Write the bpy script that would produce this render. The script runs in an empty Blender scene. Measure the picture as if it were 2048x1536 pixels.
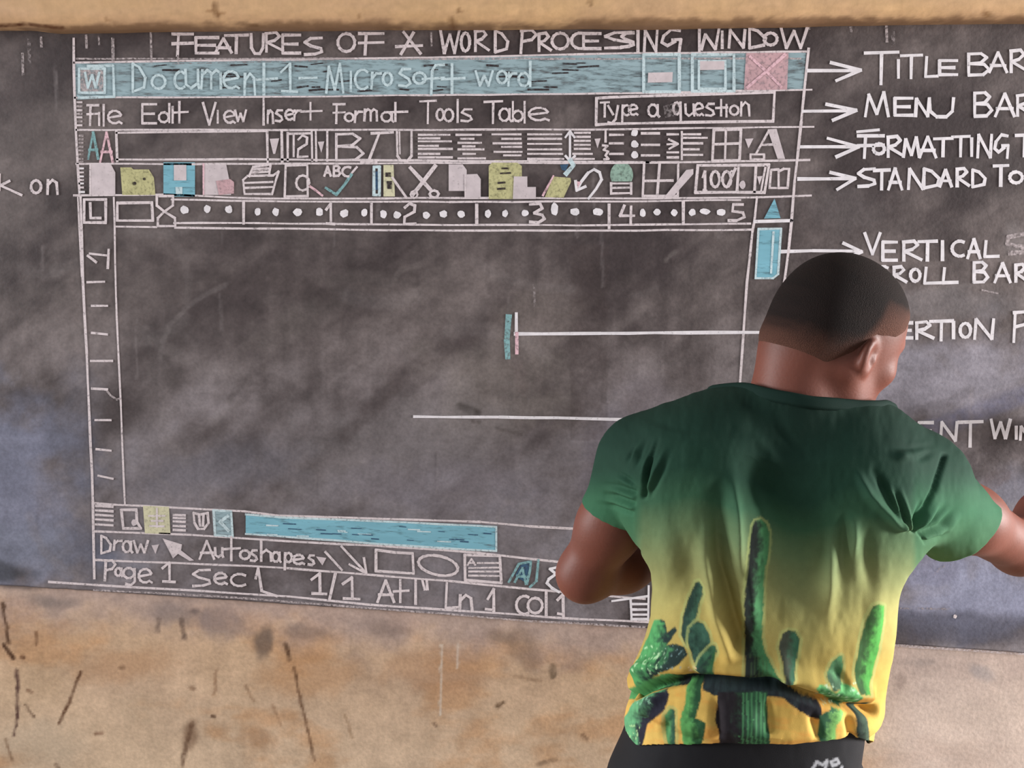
import bpy, bmesh, math, random
import numpy as np
from mathutils import Matrix, Vector

# ---------------------------------------------------------------- camera, world, lights, exposure
SC = bpy.context.scene
COL = SC.collection
FOC = 1800.0                                    # focal length in pixels of the 2048 x 1536 frame
PITCH, YAW, ROLL = math.radians(11.75), math.radians(3.43), math.radians(2.23)
CAM = np.array([0.0, -1.75, 1.83])
_f = np.array([-math.sin(YAW) * math.cos(PITCH), math.cos(YAW) * math.cos(PITCH), -math.sin(PITCH)])
_r0 = np.array([math.cos(YAW), math.sin(YAW), 0.0])
_u0 = np.cross(_r0, _f)
_r = math.cos(ROLL) * _r0 + math.sin(ROLL) * _u0
_u = -math.sin(ROLL) * _r0 + math.cos(ROLL) * _u0
cam_data = bpy.data.cameras.new('camera')
cam_data.sensor_width = 36.0
cam_data.lens = FOC / 2048 * 36.0
cam_data.clip_start = 0.02
cam = bpy.data.objects.new('camera', cam_data)
COL.objects.link(cam)
cam.matrix_world = Matrix(((_r[0], _u[0], -_f[0], CAM[0]), (_r[1], _u[1], -_f[1], CAM[1]),
                           (_r[2], _u[2], -_f[2], CAM[2]), (0, 0, 0, 1)))
SC.camera = cam

SC.view_settings.view_transform = 'Standard'
SC.view_settings.look = 'None'
SC.view_settings.gamma = 1.0
SC.view_settings.use_curve_mapping = False
SC.view_settings.exposure = 0.14

world = bpy.data.worlds.new('world')
SC.world = world
world.use_nodes = True
world.node_tree.nodes['Background'].inputs[0].default_value = (0.95, 0.97, 1.0, 1)
world.node_tree.nodes['Background'].inputs[1].default_value = 0.38


def area(name, loc, target, sx, sy, power, col):
    d = bpy.data.lights.new(name, 'AREA')
    d.shape = 'RECTANGLE'
    d.size, d.size_y, d.energy, d.color = sx, sy, power, col
    o = bpy.data.objects.new(name, d)
    COL.objects.link(o)
    o.location = loc
    o.rotation_euler = (Vector(target) - Vector(loc)).to_track_quat('-Z', 'Z').to_euler()
    return o


# added area lights for assumed side windows
area('assumed_window_light_right', (6.5, -1.0, 2.0), (0.4, -0.35, 1.3), 1.7, 1.8, 900, (1.0, 0.97, 0.95))
area('assumed_window_light_left', (-6.5, -1.0, 2.0), (-0.2, -0.35, 1.3), 1.7, 1.8, 430, (0.97, 0.98, 1.0))


# ---------------------------------------------------------------- pixel <-> place
def ray(px, py):
    px = np.asarray(px, float); py = np.asarray(py, float)
    return _f + ((px - 1024) / FOC)[..., None] * _r - ((py - 768) / FOC)[..., None] * _u


def U(px, py, Y=0.0):
    """the point on the upright plane y = Y that lies on the sight line of a photo position"""
    d = ray(px, py)
    t = (Y - CAM[1]) / d[..., 1]
    return CAM + d * t[..., None]


def proj(P):
    q = np.asarray(P, float) - CAM
    z = q @ _f
    return np.stack([1024 + FOC * (q @ _r) / z, 768 - FOC * (q @ _u) / z], -1)


def lin(r, g=None, b=None):
    c = np.array([r, g, b] if g is not None else r, float) / 255.0
    return np.where(c <= 0.04045, c / 12.92, ((c + 0.055) / 1.055) ** 2.4)


# ---------------------------------------------------------------- small helpers
def tag(o, label=None, cat=None, group=None, kind=None):
    for k, v in (('label', label), ('category', cat), ('group', group), ('kind', kind)):
        if v:
            o[k] = v
    return o


def link(o, parent=None):
    COL.objects.link(o)
    if parent:
        o.parent = parent
        o.matrix_parent_inverse = Matrix.Translation(parent.location).inverted()
    return o


def empty(name, loc=(0, 0, 0), parent=None):
    o = bpy.data.objects.new(name, None)
    o.empty_display_size = 0.1
    o.location = loc
    return link(o, parent)


def mesh_np(name, V, quads=None, tris=None, mats=(), parent=None, col=None, smooth=True, faces=None):
    me = bpy.data.meshes.new(name)
    V = np.asarray(V, np.float32)
    if faces is not None:
        me.from_pydata([tuple(map(float, v)) for v in V], [], faces)
    else:
        loops, starts, tot = [], [], 0
        for F in (quads, tris):
            if F is not None and len(F):
                F = np.asarray(F, np.int32)
                loops.append(F.ravel())
                starts.append(np.arange(len(F), dtype=np.int32) * F.shape[1] + tot)
                tot += F.size
        L = np.concatenate(loops); S = np.concatenate(starts)
        me.vertices.add(len(V)); me.vertices.foreach_set('co', V.ravel())
        me.loops.add(len(L)); me.loops.foreach_set('vertex_index', L)
        me.polygons.add(len(S)); me.polygons.foreach_set('loop_start', S)
        me.update(calc_edges=True)
    me.polygons.foreach_set('use_smooth', np.full(len(me.polygons), smooth))
    if col is not None:
        at = me.color_attributes.new('Col', 'FLOAT_COLOR', 'POINT')
        c4 = np.ones((len(V), 4), np.float32); c4[:, :3] = col
        at.data.foreach_set('color', c4.ravel())
    for m in mats:
        me.materials.append(m)
    me.validate()
    o = bpy.data.objects.new(name, me)
    return link(o, parent)


def mat(name):
    m = bpy.data.materials.new(name)
    m.use_nodes = True
    return m, m.node_tree.nodes, m.node_tree.links, m.node_tree.nodes['Principled BSDF']


def col_mat(name, rough=0.8, spec=0.3, bump=0.0, bscale=300.0, var=0.0, sub=0.0, sheen=0.0):
    """surface whose pigment is stored per vertex, plus fine procedural grain"""
    m, N, L, B = mat(name)
    a = N.new('ShaderNodeVertexColor'); a.layer_name = 'Col'
    tc = N.new('ShaderNodeTexCoord')
    out = a.outputs[0]
    n = N.new('ShaderNodeTexNoise'); n.inputs['Scale'].default_value = bscale
    n.inputs['Detail'].default_value = 4
    L.new(tc.outputs['Object'], n.inputs['Vector'])
    if var > 0:
        mr = N.new('ShaderNodeMapRange')
        mr.inputs[1].default_value, mr.inputs[2].default_value = 0.3, 0.7
        mr.inputs[3].default_value, mr.inputs[4].default_value = 1 - var, 1 + var
        L.new(n.outputs[0], mr.inputs[0])
        vm = N.new('ShaderNodeVectorMath'); vm.operation = 'SCALE'
        L.new(out, vm.inputs[0]); L.new(mr.outputs[0], vm.inputs['Scale'])
        out = vm.outputs[0]
    L.new(out, B.inputs['Base Color'])
    B.inputs['Roughness'].default_value = rough
    B.inputs['Specular IOR Level'].default_value = spec
    if sub:
        B.inputs['Subsurface Weight'].default_value = sub
        B.inputs['Subsurface Radius'].default_value = (0.012, 0.004, 0.002)
        B.inputs['Subsurface Scale'].default_value = 0.5
    if sheen:
        B.inputs['Sheen Weight'].default_value = sheen
    if bump:
        b = N.new('ShaderNodeBump'); b.inputs['Strength'].default_value = bump
        b.inputs['Distance'].default_value = 0.002
        L.new(n.outputs[0], b.inputs['Height']); L.new(b.outputs[0], B.inputs['Normal'])
    return m


RNG = np.random.RandomState(7)
_LAT = RNG.rand(256, 256)


def vnoise(x, y):
    xi = np.floor(x).astype(int); yi = np.floor(y).astype(int)
    fx = x - xi; fy = y - yi
    fx = fx * fx * (3 - 2 * fx); fy = fy * fy * (3 - 2 * fy)
    a = _LAT[xi & 255, yi & 255]; b = _LAT[(xi + 1) & 255, yi & 255]
    c = _LAT[xi & 255, (yi + 1) & 255]; d = _LAT[(xi + 1) & 255, (yi + 1) & 255]
    return (a * (1 - fx) + b * fx) * (1 - fy) + (c * (1 - fx) + d * fx) * fy


def fbm(x, y, o=5, s=0.0):
    t = 0; w = 0.5; n = 0
    for k in range(o):
        t = t + w * vnoise(x * 2 ** k + 17.3 * k + s, y * 2 ** k + 9.1 * k + s * 1.7); n += w; w *= 0.55
    return t / n


def sstep(a, b, x):
    t = np.clip((x - a) / (b - a), 0, 1)
    return t * t * (3 - 2 * t)


def seg_dist(P, pl):
    """distance and arc parameter of 2-D points to a polyline"""
    best = np.full(len(P), 1e9); par = np.zeros(len(P))
    pl = np.asarray(pl, float)
    n = len(pl) - 1
    for i in range(n):
        a, b = pl[i], pl[i + 1]
        ab = b - a
        t = np.clip(((P - a) @ ab) / (ab @ ab + 1e-9), 0, 1)
        d = np.hypot(*(P - a - t[:, None] * ab).T)
        m = d < best
        best[m] = d[m]; par[m] = (i + t[m]) / n
    return best, par


def poly_sd(P, poly):
    """signed distance (negative inside) of 2-D points to a closed outline"""
    poly = np.asarray(poly, float)
    d, _ = seg_dist(P, np.vstack([poly, poly[:1]]))
    ins = np.zeros(len(P), bool)
    n = len(poly)
    for i in range(n):
        x1, y1 = poly[i]; x2, y2 = poly[(i + 1) % n]
        c = (y1 > P[:, 1]) != (y2 > P[:, 1])
        xx = (x2 - x1) * (P[:, 1] - y1) / (y2 - y1 + 1e-12) + x1
        ins ^= c & (P[:, 0] < xx)
    return np.where(ins, -d, d)
# ---------------------------------------------------------------- the wall, the ledge, the floor
def blobs(P, col, items, seed=0.0):
    """colour patches: (cx, cy, rx, ry, angle, (r,g,b), strength) with ragged edges"""
    n = fbm(P[:, 0] / 42.0, P[:, 1] / 42.0, 5, 3.0 + seed) - 0.5
    n2 = fbm(P[:, 0] / 120.0, P[:, 1] / 90.0, 4, 8.0 + seed) - 0.5
    for cx, cy, rx, ry, an, c, s in items:
        a = math.radians(an)
        dx, dy = P[:, 0] - cx, P[:, 1] - cy
        u = (dx * math.cos(a) + dy * math.sin(a)) / rx
        v = (-dx * math.sin(a) + dy * math.cos(a)) / ry
        r = np.sqrt(u * u + v * v) + 0.9 * n + 0.8 * n2
        w = s * (1 - sstep(0.35, 1.15, r))
        col += w[:, None] * (lin(c) - col)
    return col


def colour_strokes(P, col, items):
    for pl, w, c, s in items:
        pl = np.asarray(pl, float)
        m = (P[:, 0] > pl[:, 0].min() - 30) & (P[:, 0] < pl[:, 0].max() + 30) & \
            (P[:, 1] > pl[:, 1].min() - 30) & (P[:, 1] < pl[:, 1].max() + 30)
        if not m.any():
            continue
        Q = P[m]
        wob = (fbm(Q[:, 0] / 14, Q[:, 1] / 14, 3, 5.0) - 0.5) * 7
        d, t = seg_dist(Q + np.stack([wob, wob * 0.4], -1), pl)
        k = s * (1 - sstep(w * 0.35, w * 1.1, d)) * (0.45 + 0.9 * fbm(Q[:, 0] / 9, Q[:, 1] / 9, 2, 11.0))
        col[m] += np.clip(k, 0, 1)[:, None] * (lin(c) - col[m])
    return col


def grid(xs, zs, Y, zfun=None):
    X, Z = np.meshgrid(xs, zs)
    V = np.stack([X.ravel(), np.full(X.size, Y), Z.ravel()], -1)
    if zfun is not None:
        V = zfun(V)
    nx, nz = len(xs), len(zs)
    i = np.arange(nx * nz).reshape(nz, nx)
    Q = np.stack([i[:-1, :-1], i[:-1, 1:], i[1:, 1:], i[1:, :-1]], -1).reshape(-1, 4)
    return V, Q


BOTL, BOTR = U(0, 1168), U(2048, 1304)          # lower edge of the black paint


def board_bottom(x):
    return BOTL[2] + (x - BOTL[0]) * (BOTR[2] - BOTL[2]) / (BOTR[0] - BOTL[0])


XL, XR = -1.95, 1.75
xs = np.concatenate([np.linspace(-5.6, XL, 90)[:-1], np.arange(XL, XR, 0.0042), np.linspace(XR, 5.4, 90)])
zs = np.concatenate([np.linspace(0.0, 0.42, 8)[:-1], np.arange(0.42, 1.0, 0.0042), np.linspace(1.0, 2.9, 20)])
V, Q = grid(xs, zs, 0.0)
P = proj(V)
n1 = fbm(P[:, 0] / 260, P[:, 1] / 170, 5, 1.0)
n2 = fbm(P[:, 0] / 60, P[:, 1] / 45, 5, 2.0)
n3 = fbm(P[:, 0] / 16, P[:, 1] / 12, 4, 4.0)
base = np.outer(1 - n1, lin(186, 158, 136)) + np.outer(n1, lin(204, 172, 136))
stv = fbm(P[:, 0] / 9, P[:, 1] / 90, 4, 14.0)
low = sstep(1280, 1560, P[:, 1] - 0.05 * (P[:, 0] - 700) + 60 * (n2 - 0.5))
base += (low * 0.75)[:, None] * (lin(203, 180, 155) - base)
warm = sstep(0.50, 0.72, fbm(P[:, 0] / 150, P[:, 1] / 75, 5, 21.0))
base += (warm * 0.55)[:, None] * (lin(186, 140, 98) - base)
base *= (0.58 + 0.46 * n2 + 0.28 * n3 + 0.16 * stv)[:, None]
rgt = sstep(1650, 1850, P[:, 0])
base += (rgt * 0.75)[:, None] * (lin(214, 198, 190) * (0.8 + 0.4 * n2)[:, None] - base)
# chalk dust and grey smears just under the painted edge
edge = P[:, 1] - (1168 + P[:, 0] * 0.0664)
dust = (1 - sstep(10, 115, edge + 90 * (n2 - 0.5))) * (1 - 0.35 * rgt)
base += (dust * 0.78)[:, None] * (lin(178, 158, 152) * (0.60 + 0.45 * n3 + 0.35 * n2)[:, None] - base)
base = blobs(P, base, [
    (345, 1228, 70, 30, 5, (128, 117, 116), 0.6), (440, 1240, 60, 34, 20, (136, 122, 120), 0.6),
    (388, 1222, 16, 10, 0, (92, 82, 84), 0.6), (527, 1290, 22, 36, 8, (92, 82, 78), 0.75),
    (620, 1265, 60, 18, 5, (120, 104, 98), 0.5), (760, 1255, 70, 24, 10, (126, 110, 104), 0.5),
    (1050, 1300, 70, 40, 50, (134, 112, 96), 0.55), (1000, 1272, 40, 16, 20, (112, 96, 86), 0.5),
    (100, 1205, 80, 20, 3, (118, 110, 108), 0.55), (40, 1170, 60, 14, 2, (74, 72, 74), 0.6),
    (250, 1330, 120, 45, 0, (176, 134, 98), 0.5), (640, 1350, 140, 50, 0, (178, 134, 94), 0.5),
    (520, 1475, 40, 26, 0, (150, 110, 76), 0.5), (380, 1470, 18, 40, 12, (112, 82, 60), 0.6),
    (860, 1340, 120, 50, 0, (170, 130, 98), 0.5), (1960, 1345, 40, 20, 20, (150, 146, 150), 0.5),
    (1850, 1325, 50, 12, 0, (150, 138, 134), 0.5), (1800, 1360, 14, 18, 0, (150, 132, 124), 0.5),
    (60, 1490, 110, 60, 0, (190, 172, 150), 0.5), (280, 1420, 60, 40, 0, (188, 165, 140), 0.4)], 2.0)
DK = (84, 58, 42)
base = colour_strokes(P, base, [
    ([(6, 1208), (18, 1286)], 5, DK, 0.9), ([(8, 1290), (26, 1316)], 6, DK, 0.95), ([(33, 1340), (36, 1435), (28, 1470)], 4.5, (92, 66, 60), 0.95),
    ([(162, 1345), (140, 1400), (118, 1446)], 5, (98, 66, 46), 0.9), ([(570, 1288), (580, 1320)], 6, DK, 0.8),
    ([(588, 1335), (600, 1395), (612, 1440), (628, 1520)], 4.5, (106, 76, 54), 0.85), ([(52, 1410), (66, 1432)], 4, DK, 0.8),
    ([(72, 1265), (72, 1290)], 5, (120, 86, 62), 0.7), ([(10, 1478), (24, 1520)], 4, (120, 90, 66), 0.7),
    ([(364, 1238), (368, 1276)], 6, (96, 78, 70), 0.8), ([(318, 1238), (316, 1262)], 6, (104, 88, 80), 0.7),
    ([(384, 1445), (372, 1490), (364, 1530)], 6, (98, 70, 52), 0.7), ([(432, 1340), (428, 1390)], 4, (140, 104, 76), 0.6),
    ([(490, 1370), (508, 1402)], 4, (132, 100, 74), 0.6), ([(545, 1410), (560, 1448)], 4, (138, 104, 76), 0.5),
    ([(882, 1290), (882, 1345), (880, 1430)], 3.5, (206, 190, 174), 0.8), ([(916, 1288), (915, 1336)], 3.5, (208, 192, 178), 0.8),
    ([(1105, 1334), (1104, 1352)], 9, (92, 76, 58), 0.95), ([(996, 1412), (1006, 1406)], 6, (96, 72, 50), 0.9),
    ([(1080, 1362), (1030, 1352)], 5, (140, 112, 88), 0.5), ([(1165, 1470), (1172, 1478)], 6, (120, 92, 70), 0.7),
    ([(424, 1432), (430, 1434)], 5, DK, 0.9), ([(240, 1335), (250, 1336)], 5, (110, 80, 58), 0.7), ([(382, 1376), (388, 1378)], 6, (116, 84, 60), 0.7),
    ([(44, 1314), (48, 1316)], 6, (110, 78, 56), 0.8), ([(190, 1467), (205, 1465)], 5, (120, 84, 62), 0.7), ([(112, 1530), (118, 1536)], 6, DK, 0.7),
    ([(690, 1430), (705, 1475)], 4, (142, 112, 84), 0.5), ([(1740, 1455), (1745, 1462)], 4, (120, 100, 90), 0.6),
    ([(1075, 1528), (1110, 1520)], 6, (120, 98, 78), 0.6), ([(868, 1448), (872, 1452)], 4, DK, 0.6), ([(55, 1380), (62, 1384)], 5, (120, 86, 64), 0.6)])
m_wall = col_mat('ochre_limewash_plaster', 0.92, 0.15, 0.35, 120, 0.10)
wall = mesh_np('wall_back', V, Q, mats=[m_wall], col=base)
tag(wall, 'worn tan plaster wall below the chalkboard, scratched and smudged', None, None, 'structure')
md = wall.modifiers.new('thickness', 'SOLIDIFY'); md.thickness = 0.12; md.offset = -1

# floor
m, N, L, B = mat('trodden_cement')
n = N.new('ShaderNodeTexNoise'); n.inputs['Scale'].default_value = 6; n.inputs['Detail'].default_value = 8
r = N.new('ShaderNodeValToRGB'); r.color_ramp.elements[0].color = (.16, .12, .09, 1); r.color_ramp.elements[1].color = (.34, .27, .21, 1)
L.new(n.outputs[0], r.inputs[0]); L.new(r.outputs[0], B.inputs['Base Color']); B.inputs['Roughness'].default_value = .9
V, Q = grid(np.linspace(-5.6, 5.4, 23), np.linspace(-5.5, 0.0, 12), 0.0)
V = np.stack([V[:, 0], V[:, 2], np.zeros(len(V))], -1)
fl = mesh_np('floor', V, Q, mats=[m], smooth=False)
tag(fl, None, None, None, 'structure')

# rounded plaster ledge along the top of the board
LG0, LG1 = U(0, 70), U(2048, 50)
sl = (LG1[2] - LG0[2]) / (LG1[0] - LG0[0])
prof = [(0.0, 0.0)]
for k in range(13):
    a = -math.pi / 2 - math.pi / 2 * k / 12
    prof.append((-0.030 + 0.034 * math.cos(a), 0.034 + 0.034 * math.sin(a)))
for zz in np.linspace(0.045, 0.30, 26):
    prof.append((-0.064 - 0.006 * math.sin(zz * 10), zz))
prof = np.array(prof)
xx = np.concatenate([np.arange(-4.5, -1.8, 0.03), np.arange(-1.8, 1.6, 0.006), np.arange(1.6, 4.3, 0.03)])
np_ = len(prof)
G = np.zeros((len(xx), np_, 3))
wv = (fbm(xx * 3.0, xx * 0 + 2, 4, 6.0) - 0.5)
for i, x in enumerate(xx):  # centre dip puts the shade between the shoulder blades into the dye
    z0 = LG0[2] + (x - LG0[0]) * sl + 0.010 * wv[i]
    if x < LG0[0] + 0.13:                           # chipped lower lip at the left end
        z0 += 0.006 * (1 - sstep(LG0[0] + 0.06, LG0[0] + 0.13, np.array(x)))
    G[i, :, 0] = x; G[i, :, 1] = prof[:, 0]; G[i, :, 2] = z0 + prof[:, 1]
G[:, 1:, 1] += 0.004 * (fbm(G[:, 1:, 0] * 9, G[:, 1:, 2] * 14, 4, 3.3) - 0.5)
V = G.reshape(-1, 3)
ii = np.arange(len(V)).reshape(len(xx), np_)
Q = np.stack([ii[:-1, :-1], ii[:-1, 1:], ii[1:, 1:], ii[1:, :-1]], -1).reshape(-1, 4)
P = proj(V)
n1 = fbm(P[:, 0] / 120, P[:, 1] / 40, 5, 31.0); n2 = fbm(P[:, 0] / 22, P[:, 1] / 10, 4, 32.0)
c = np.outer(1 - n1, lin(200, 163, 130)) + np.outer(n1, lin(216, 178, 130))
c *= (0.86 + 0.28 * n2)[:, None]
low_band = 1 - sstep(0.0, 0.011, V[:, 2] - (LG0[2] + (V[:, 0] - LG0[0]) * sl) + 0.018 * (n1 - 0.5) + 0.012 * (n2 - .5))
c += (low_band * 0.75)[:, None] * (lin(112, 82, 58) - c)  # browner towards the lower edge
c = colour_strokes(P, c, [([(430, 12), (434, 30)], 8, (120, 84, 50), 0.9), ([(415, 22), (445, 26)], 4, (140, 100, 62), 0.6),
                     ([(905, 40), (908, 55)], 9, (120, 84, 52), 0.8), ([(915, 18), (922, 26)], 5, (128, 92, 58), 0.7),
                     ([(1178, 5), (1184, 9)], 6, (130, 96, 62), 0.7), ([(1970, 26), (1976, 30)], 8, (128, 92, 52), 0.8),
                     ([(0, 51), (60, 49), (125, 56)], 5, (96, 58, 34), 0.9), ([(210, 37), (216, 40)], 4, (150, 112, 70), 0.6),
                     ([(500, 52), (512, 50)], 4, (110, 78, 50), 0.6), ([(720, 32), (718, 36)], 5, (140, 104, 66), 0.6)])
m_ledge = col_mat('ochre_painted_ledge', 0.7, 0.25, 0.2, 90, 0.06)
trim = mesh_np('trim_1', V, Q, mats=[m_ledge], col=c)
tag(trim, 'rounded tan plaster ledge running above the chalkboard', None, None, 'structure')

# ---------------------------------------------------------------- the painted chalkboard
BOARD = empty('chalkboard', (0, 0, float(board_bottom(0.0))))
tag(BOARD, 'black chalkboard painted on the wall with a chalk diagram of a computer window', 'chalkboard')
xs = np.arange(XL, XR, 0.0040)
ts = np.linspace(0, 1, 330)
TOP = LG0[2] + 0.012
V, Q = grid(xs, ts, -0.0040)
zb = board_bottom(V[:, 0])
zb = zb + 0.004 * (fbm(V[:, 0] * 40, V[:, 0] * 0 + 1, 4, 2.0) - 0.5)
V[:, 2] = zb + V[:, 2] * (TOP + (V[:, 0] - LG0[0]) * sl - zb)
# thin slab: fold the rim back to the wall
nx, nz = len(xs), len(ts)
ii = np.arange(nx * nz).reshape(nz, nx)
rim = np.concatenate([ii[0, :], ii[1:, -1], ii[-1, -2::-1], ii[-2:0:-1, 0]])
RV = V[rim].copy(); RV[:, 1] = 0.0
k0 = len(V)
rn = k0 + np.arange(len(rim))
RQ = np.stack([rim, rn, np.roll(rn, -1), np.roll(rim, -1)], -1)
V = np.vstack([V, RV]); Q = np.vstack([Q, RQ])
P = proj(V)
x, y = P[:, 0], P[:, 1]
n1 = fbm(x / 300, y / 240, 5, 51.0); n2 = fbm(x / 80, y / 70, 5, 52.0); n3 = fbm(x / 14, y / 14, 4, 53.0)
nv = fbm(x / 26, y / 260, 4, 54.0)
an = math.radians(-38)
us, vs = x * math.cos(an) + y * math.sin(an), -x * math.sin(an) + y * math.cos(an)
nd = fbm(us / 330, vs / 60, 5, 55.0)
nh = fbm(x / 220, y / 22, 4, 56.0)
t = sstep(0.30, 0.78, 0.5 * n1 + 0.25 * n2 + 0.35 * nd - 0.06 + 0.10 * (nv - .5))
down = sstep(380, 980, y)
t = np.clip(t * (0.45 + 0.55 * down) + 0.26 * down + 0.30 * (nd - .5) + 0.25 * (n2 - .5), 0, 1)
c = lin(68, 59, 60) + t[:, None] * (lin(138, 127, 125) - lin(68, 59, 60))
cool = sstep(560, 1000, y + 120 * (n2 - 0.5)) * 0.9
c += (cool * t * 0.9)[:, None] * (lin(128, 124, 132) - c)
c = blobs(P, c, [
    (20, 990, 170, 240, 0, (126, 130, 152), 0.8), (150, 900, 60, 200, 0, (96, 96, 108), 0.4), (70, 1100, 190, 70, 0, (130, 134, 152), 0.7), (170, 1090, 60, 90, 0, (86, 88, 104), 0.5),  # bluish patches: sky glare on the paint put into the colour, over chalk smears
    (20, 1145, 70, 22, 3, (52, 53, 58), 0.75), (95, 280, 80, 90, 0, (98, 89, 88), 0.5), (40, 160, 60, 90, 0, (90, 80, 80), 0.5),
    (1010, 790, 190, 120, 0, (128, 119, 115), 0.6), (820, 880, 290, 100, -8, (124, 118, 120), 0.5),
    (1070, 640, 100, 90, 0, (116, 106, 102), 0.45), (590, 640, 120, 50, -30, (108, 100, 98), 0.4),
    (900, 980, 220, 60, 0, (122, 116, 124), 0.45), (330, 740, 60, 120, 10, (102, 94, 94), 0.4), (420, 940, 200, 60, -10, (110, 108, 118), 0.5),
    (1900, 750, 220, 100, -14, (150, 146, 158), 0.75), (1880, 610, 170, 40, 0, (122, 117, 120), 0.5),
    (1960, 1170, 200, 95, -5, (150, 154, 180), 0.85), (1850, 1090, 80, 100, 0, (124, 124, 146), 0.6),  # bluish patches at the right: window glare painted in likewise
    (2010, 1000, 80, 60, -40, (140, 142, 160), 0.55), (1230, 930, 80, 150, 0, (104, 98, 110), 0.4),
    (1900, 1255, 240, 34, 3, (72, 72, 86), 0.7), (2030, 480, 30, 40, 0, (150, 142, 142), 0.5), (2000, 330, 80, 30, 0, (96, 88, 88), 0.35),
    (1680, 420, 90, 60, 0, (104, 97, 98), 0.45), (1290, 800, 70, 60, 0, (122, 114, 120), 0.4), (700, 560, 120, 30, 0, (106, 98, 96), 0.35)], 1.0)
c = colour_strokes(P, c, [
    ([(1180, 520), (1185, 700), (1170, 850)], 66, (74, 63, 62), 0.42), ([(420, 560), (520, 555), (640, 590)], 30, (66, 57, 57), 0.45),
    ([(690, 870), (820, 740), (990, 640)], 22, (78, 68, 68), 0.40), ([(470, 800), (560, 720), (700, 640)], 26, (74, 65, 65), 0.38),
    ([(330, 560), (350, 640), (348, 760)], 26, (68, 60, 60), 0.40), ([(560, 480), (700, 500), (830, 560)], 20, (70, 62, 62), 0.38),
    ([(920, 812), (955, 826)], 11, (72, 66, 64), 0.75), ([(945, 842), (958, 846)], 6, (78, 70, 68), 0.7), ([(996, 858), (1040, 868)], 5, (84, 76, 74), 0.7),
    ([(1035, 730), (1045, 775)], 18, (104, 93, 92), 0.5), ([(1930, 945), (1985, 905), (2050, 862)], 40, (66, 58, 60), 0.55),  # last stroke: cast shadow of the writing hand painted on the board
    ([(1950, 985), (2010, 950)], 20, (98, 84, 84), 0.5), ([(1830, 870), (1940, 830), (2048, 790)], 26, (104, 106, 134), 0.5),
    ([(780, 570), (800, 540), (840, 530)], 8, (110, 101, 100), 0.4), ([(1330, 520), (1350, 505)], 6, (116, 108, 106), 0.5),
    ([(1160, 600), (1250, 560), (1330, 600)], 16, (72, 63, 62), 0.35), ([(1385, 560), (1400, 700), (1395, 790)], 40, (82, 73, 72), 0.35)])
arcs = []                                       # sweeps of the duster
for i in range(90):
    ax_, ay_ = RNG.uniform(-50, 2050), RNG.uniform(380, 1150)
    r_, t0_ = RNG.uniform(60, 260), RNG.uniform(0, 6.28)
    pl_ = [(ax_ + r_ * math.cos(t0_ + k * .22), ay_ + .7 * r_ * math.sin(t0_ + k * .22)) for k in range(int(RNG.randint(4, 9)))]
    arcs.append((pl_, RNG.uniform(5, 22), (138, 130, 130) if i % 2 else (66, 58, 58), RNG.uniform(.10, .26)))
for i in range(70):
    ax_, ay_ = RNG.uniform(-50, 2050), RNG.uniform(120, 1150)
    arcs.append(([(ax_, ay_), (ax_ + RNG.uniform(-3, 3), ay_ + RNG.uniform(20, 130))], RNG.uniform(1.5, 6), (140, 131, 132) if i % 3 else (62, 55, 56), RNG.uniform(.12, .34)))
c = colour_strokes(P, c, arcs)
c *= (0.74 + 0.34 * n3 + 0.24 * n2 + 0.26 * (nh - .5) + 0.22 * (nv - .5))[:, None]
m_board = col_mat('worn_black_board_paint', 0.62, 0.28, 0.25, 160, 0.12)
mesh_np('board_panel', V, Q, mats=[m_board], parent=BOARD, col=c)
# ---------------------------------------------------------------- chalk: materials
def chalk_mat(name, rgb, cover, stretch=(1, 1), scale=170.0, soft=0.16):
    """dry chalk: pigment that catches only on the raised grain of the board"""
    m, N, L, B = mat(name)
    B.inputs['Base Color'].default_value = (*lin(rgb), 1)
    B.inputs['Roughness'].default_value = 0.95
    B.inputs['Specular IOR Level'].default_value = 0.05
    tc = N.new('ShaderNodeTexCoord')
    mp = N.new('ShaderNodeMapping'); mp.inputs['Scale'].default_value = (stretch[0], 1, stretch[1])
    n = N.new('ShaderNodeTexNoise'); n.inputs['Scale'].default_value = scale; n.inputs['Detail'].default_value = 3
    n.inputs['Roughness'].default_value = 0.6
    L.new(tc.outputs['Object'], mp.inputs[0]); L.new(mp.outputs[0], n.inputs['Vector'])
    mr = N.new('ShaderNodeMapRange')
    mr.inputs[1].default_value, mr.inputs[2].default_value = 0.5 - soft - cover, 0.5 + soft - cover
    L.new(n.outputs[0], mr.inputs[0])
    L.new(mr.outputs[0], B.inputs['Alpha'])
    n2 = N.new('ShaderNodeTexNoise'); n2.inputs['Scale'].default_value = scale * 0.35
    L.new(mp.outputs[0], n2.inputs['Vector'])
    hs = N.new('ShaderNodeHueSaturation'); hs.inputs['Color'].default_value = (*lin(rgb), 1)
    m2 = N.new('ShaderNodeMapRange'); m2.inputs[3].default_value, m2.inputs[4].default_value = 0.75, 1.2
    L.new(n2.outputs[0], m2.inputs[0]); L.new(m2.outputs[0], hs.inputs['Value']); L.new(hs.outputs[0], B.inputs['Base Color'])
    return m


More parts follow.
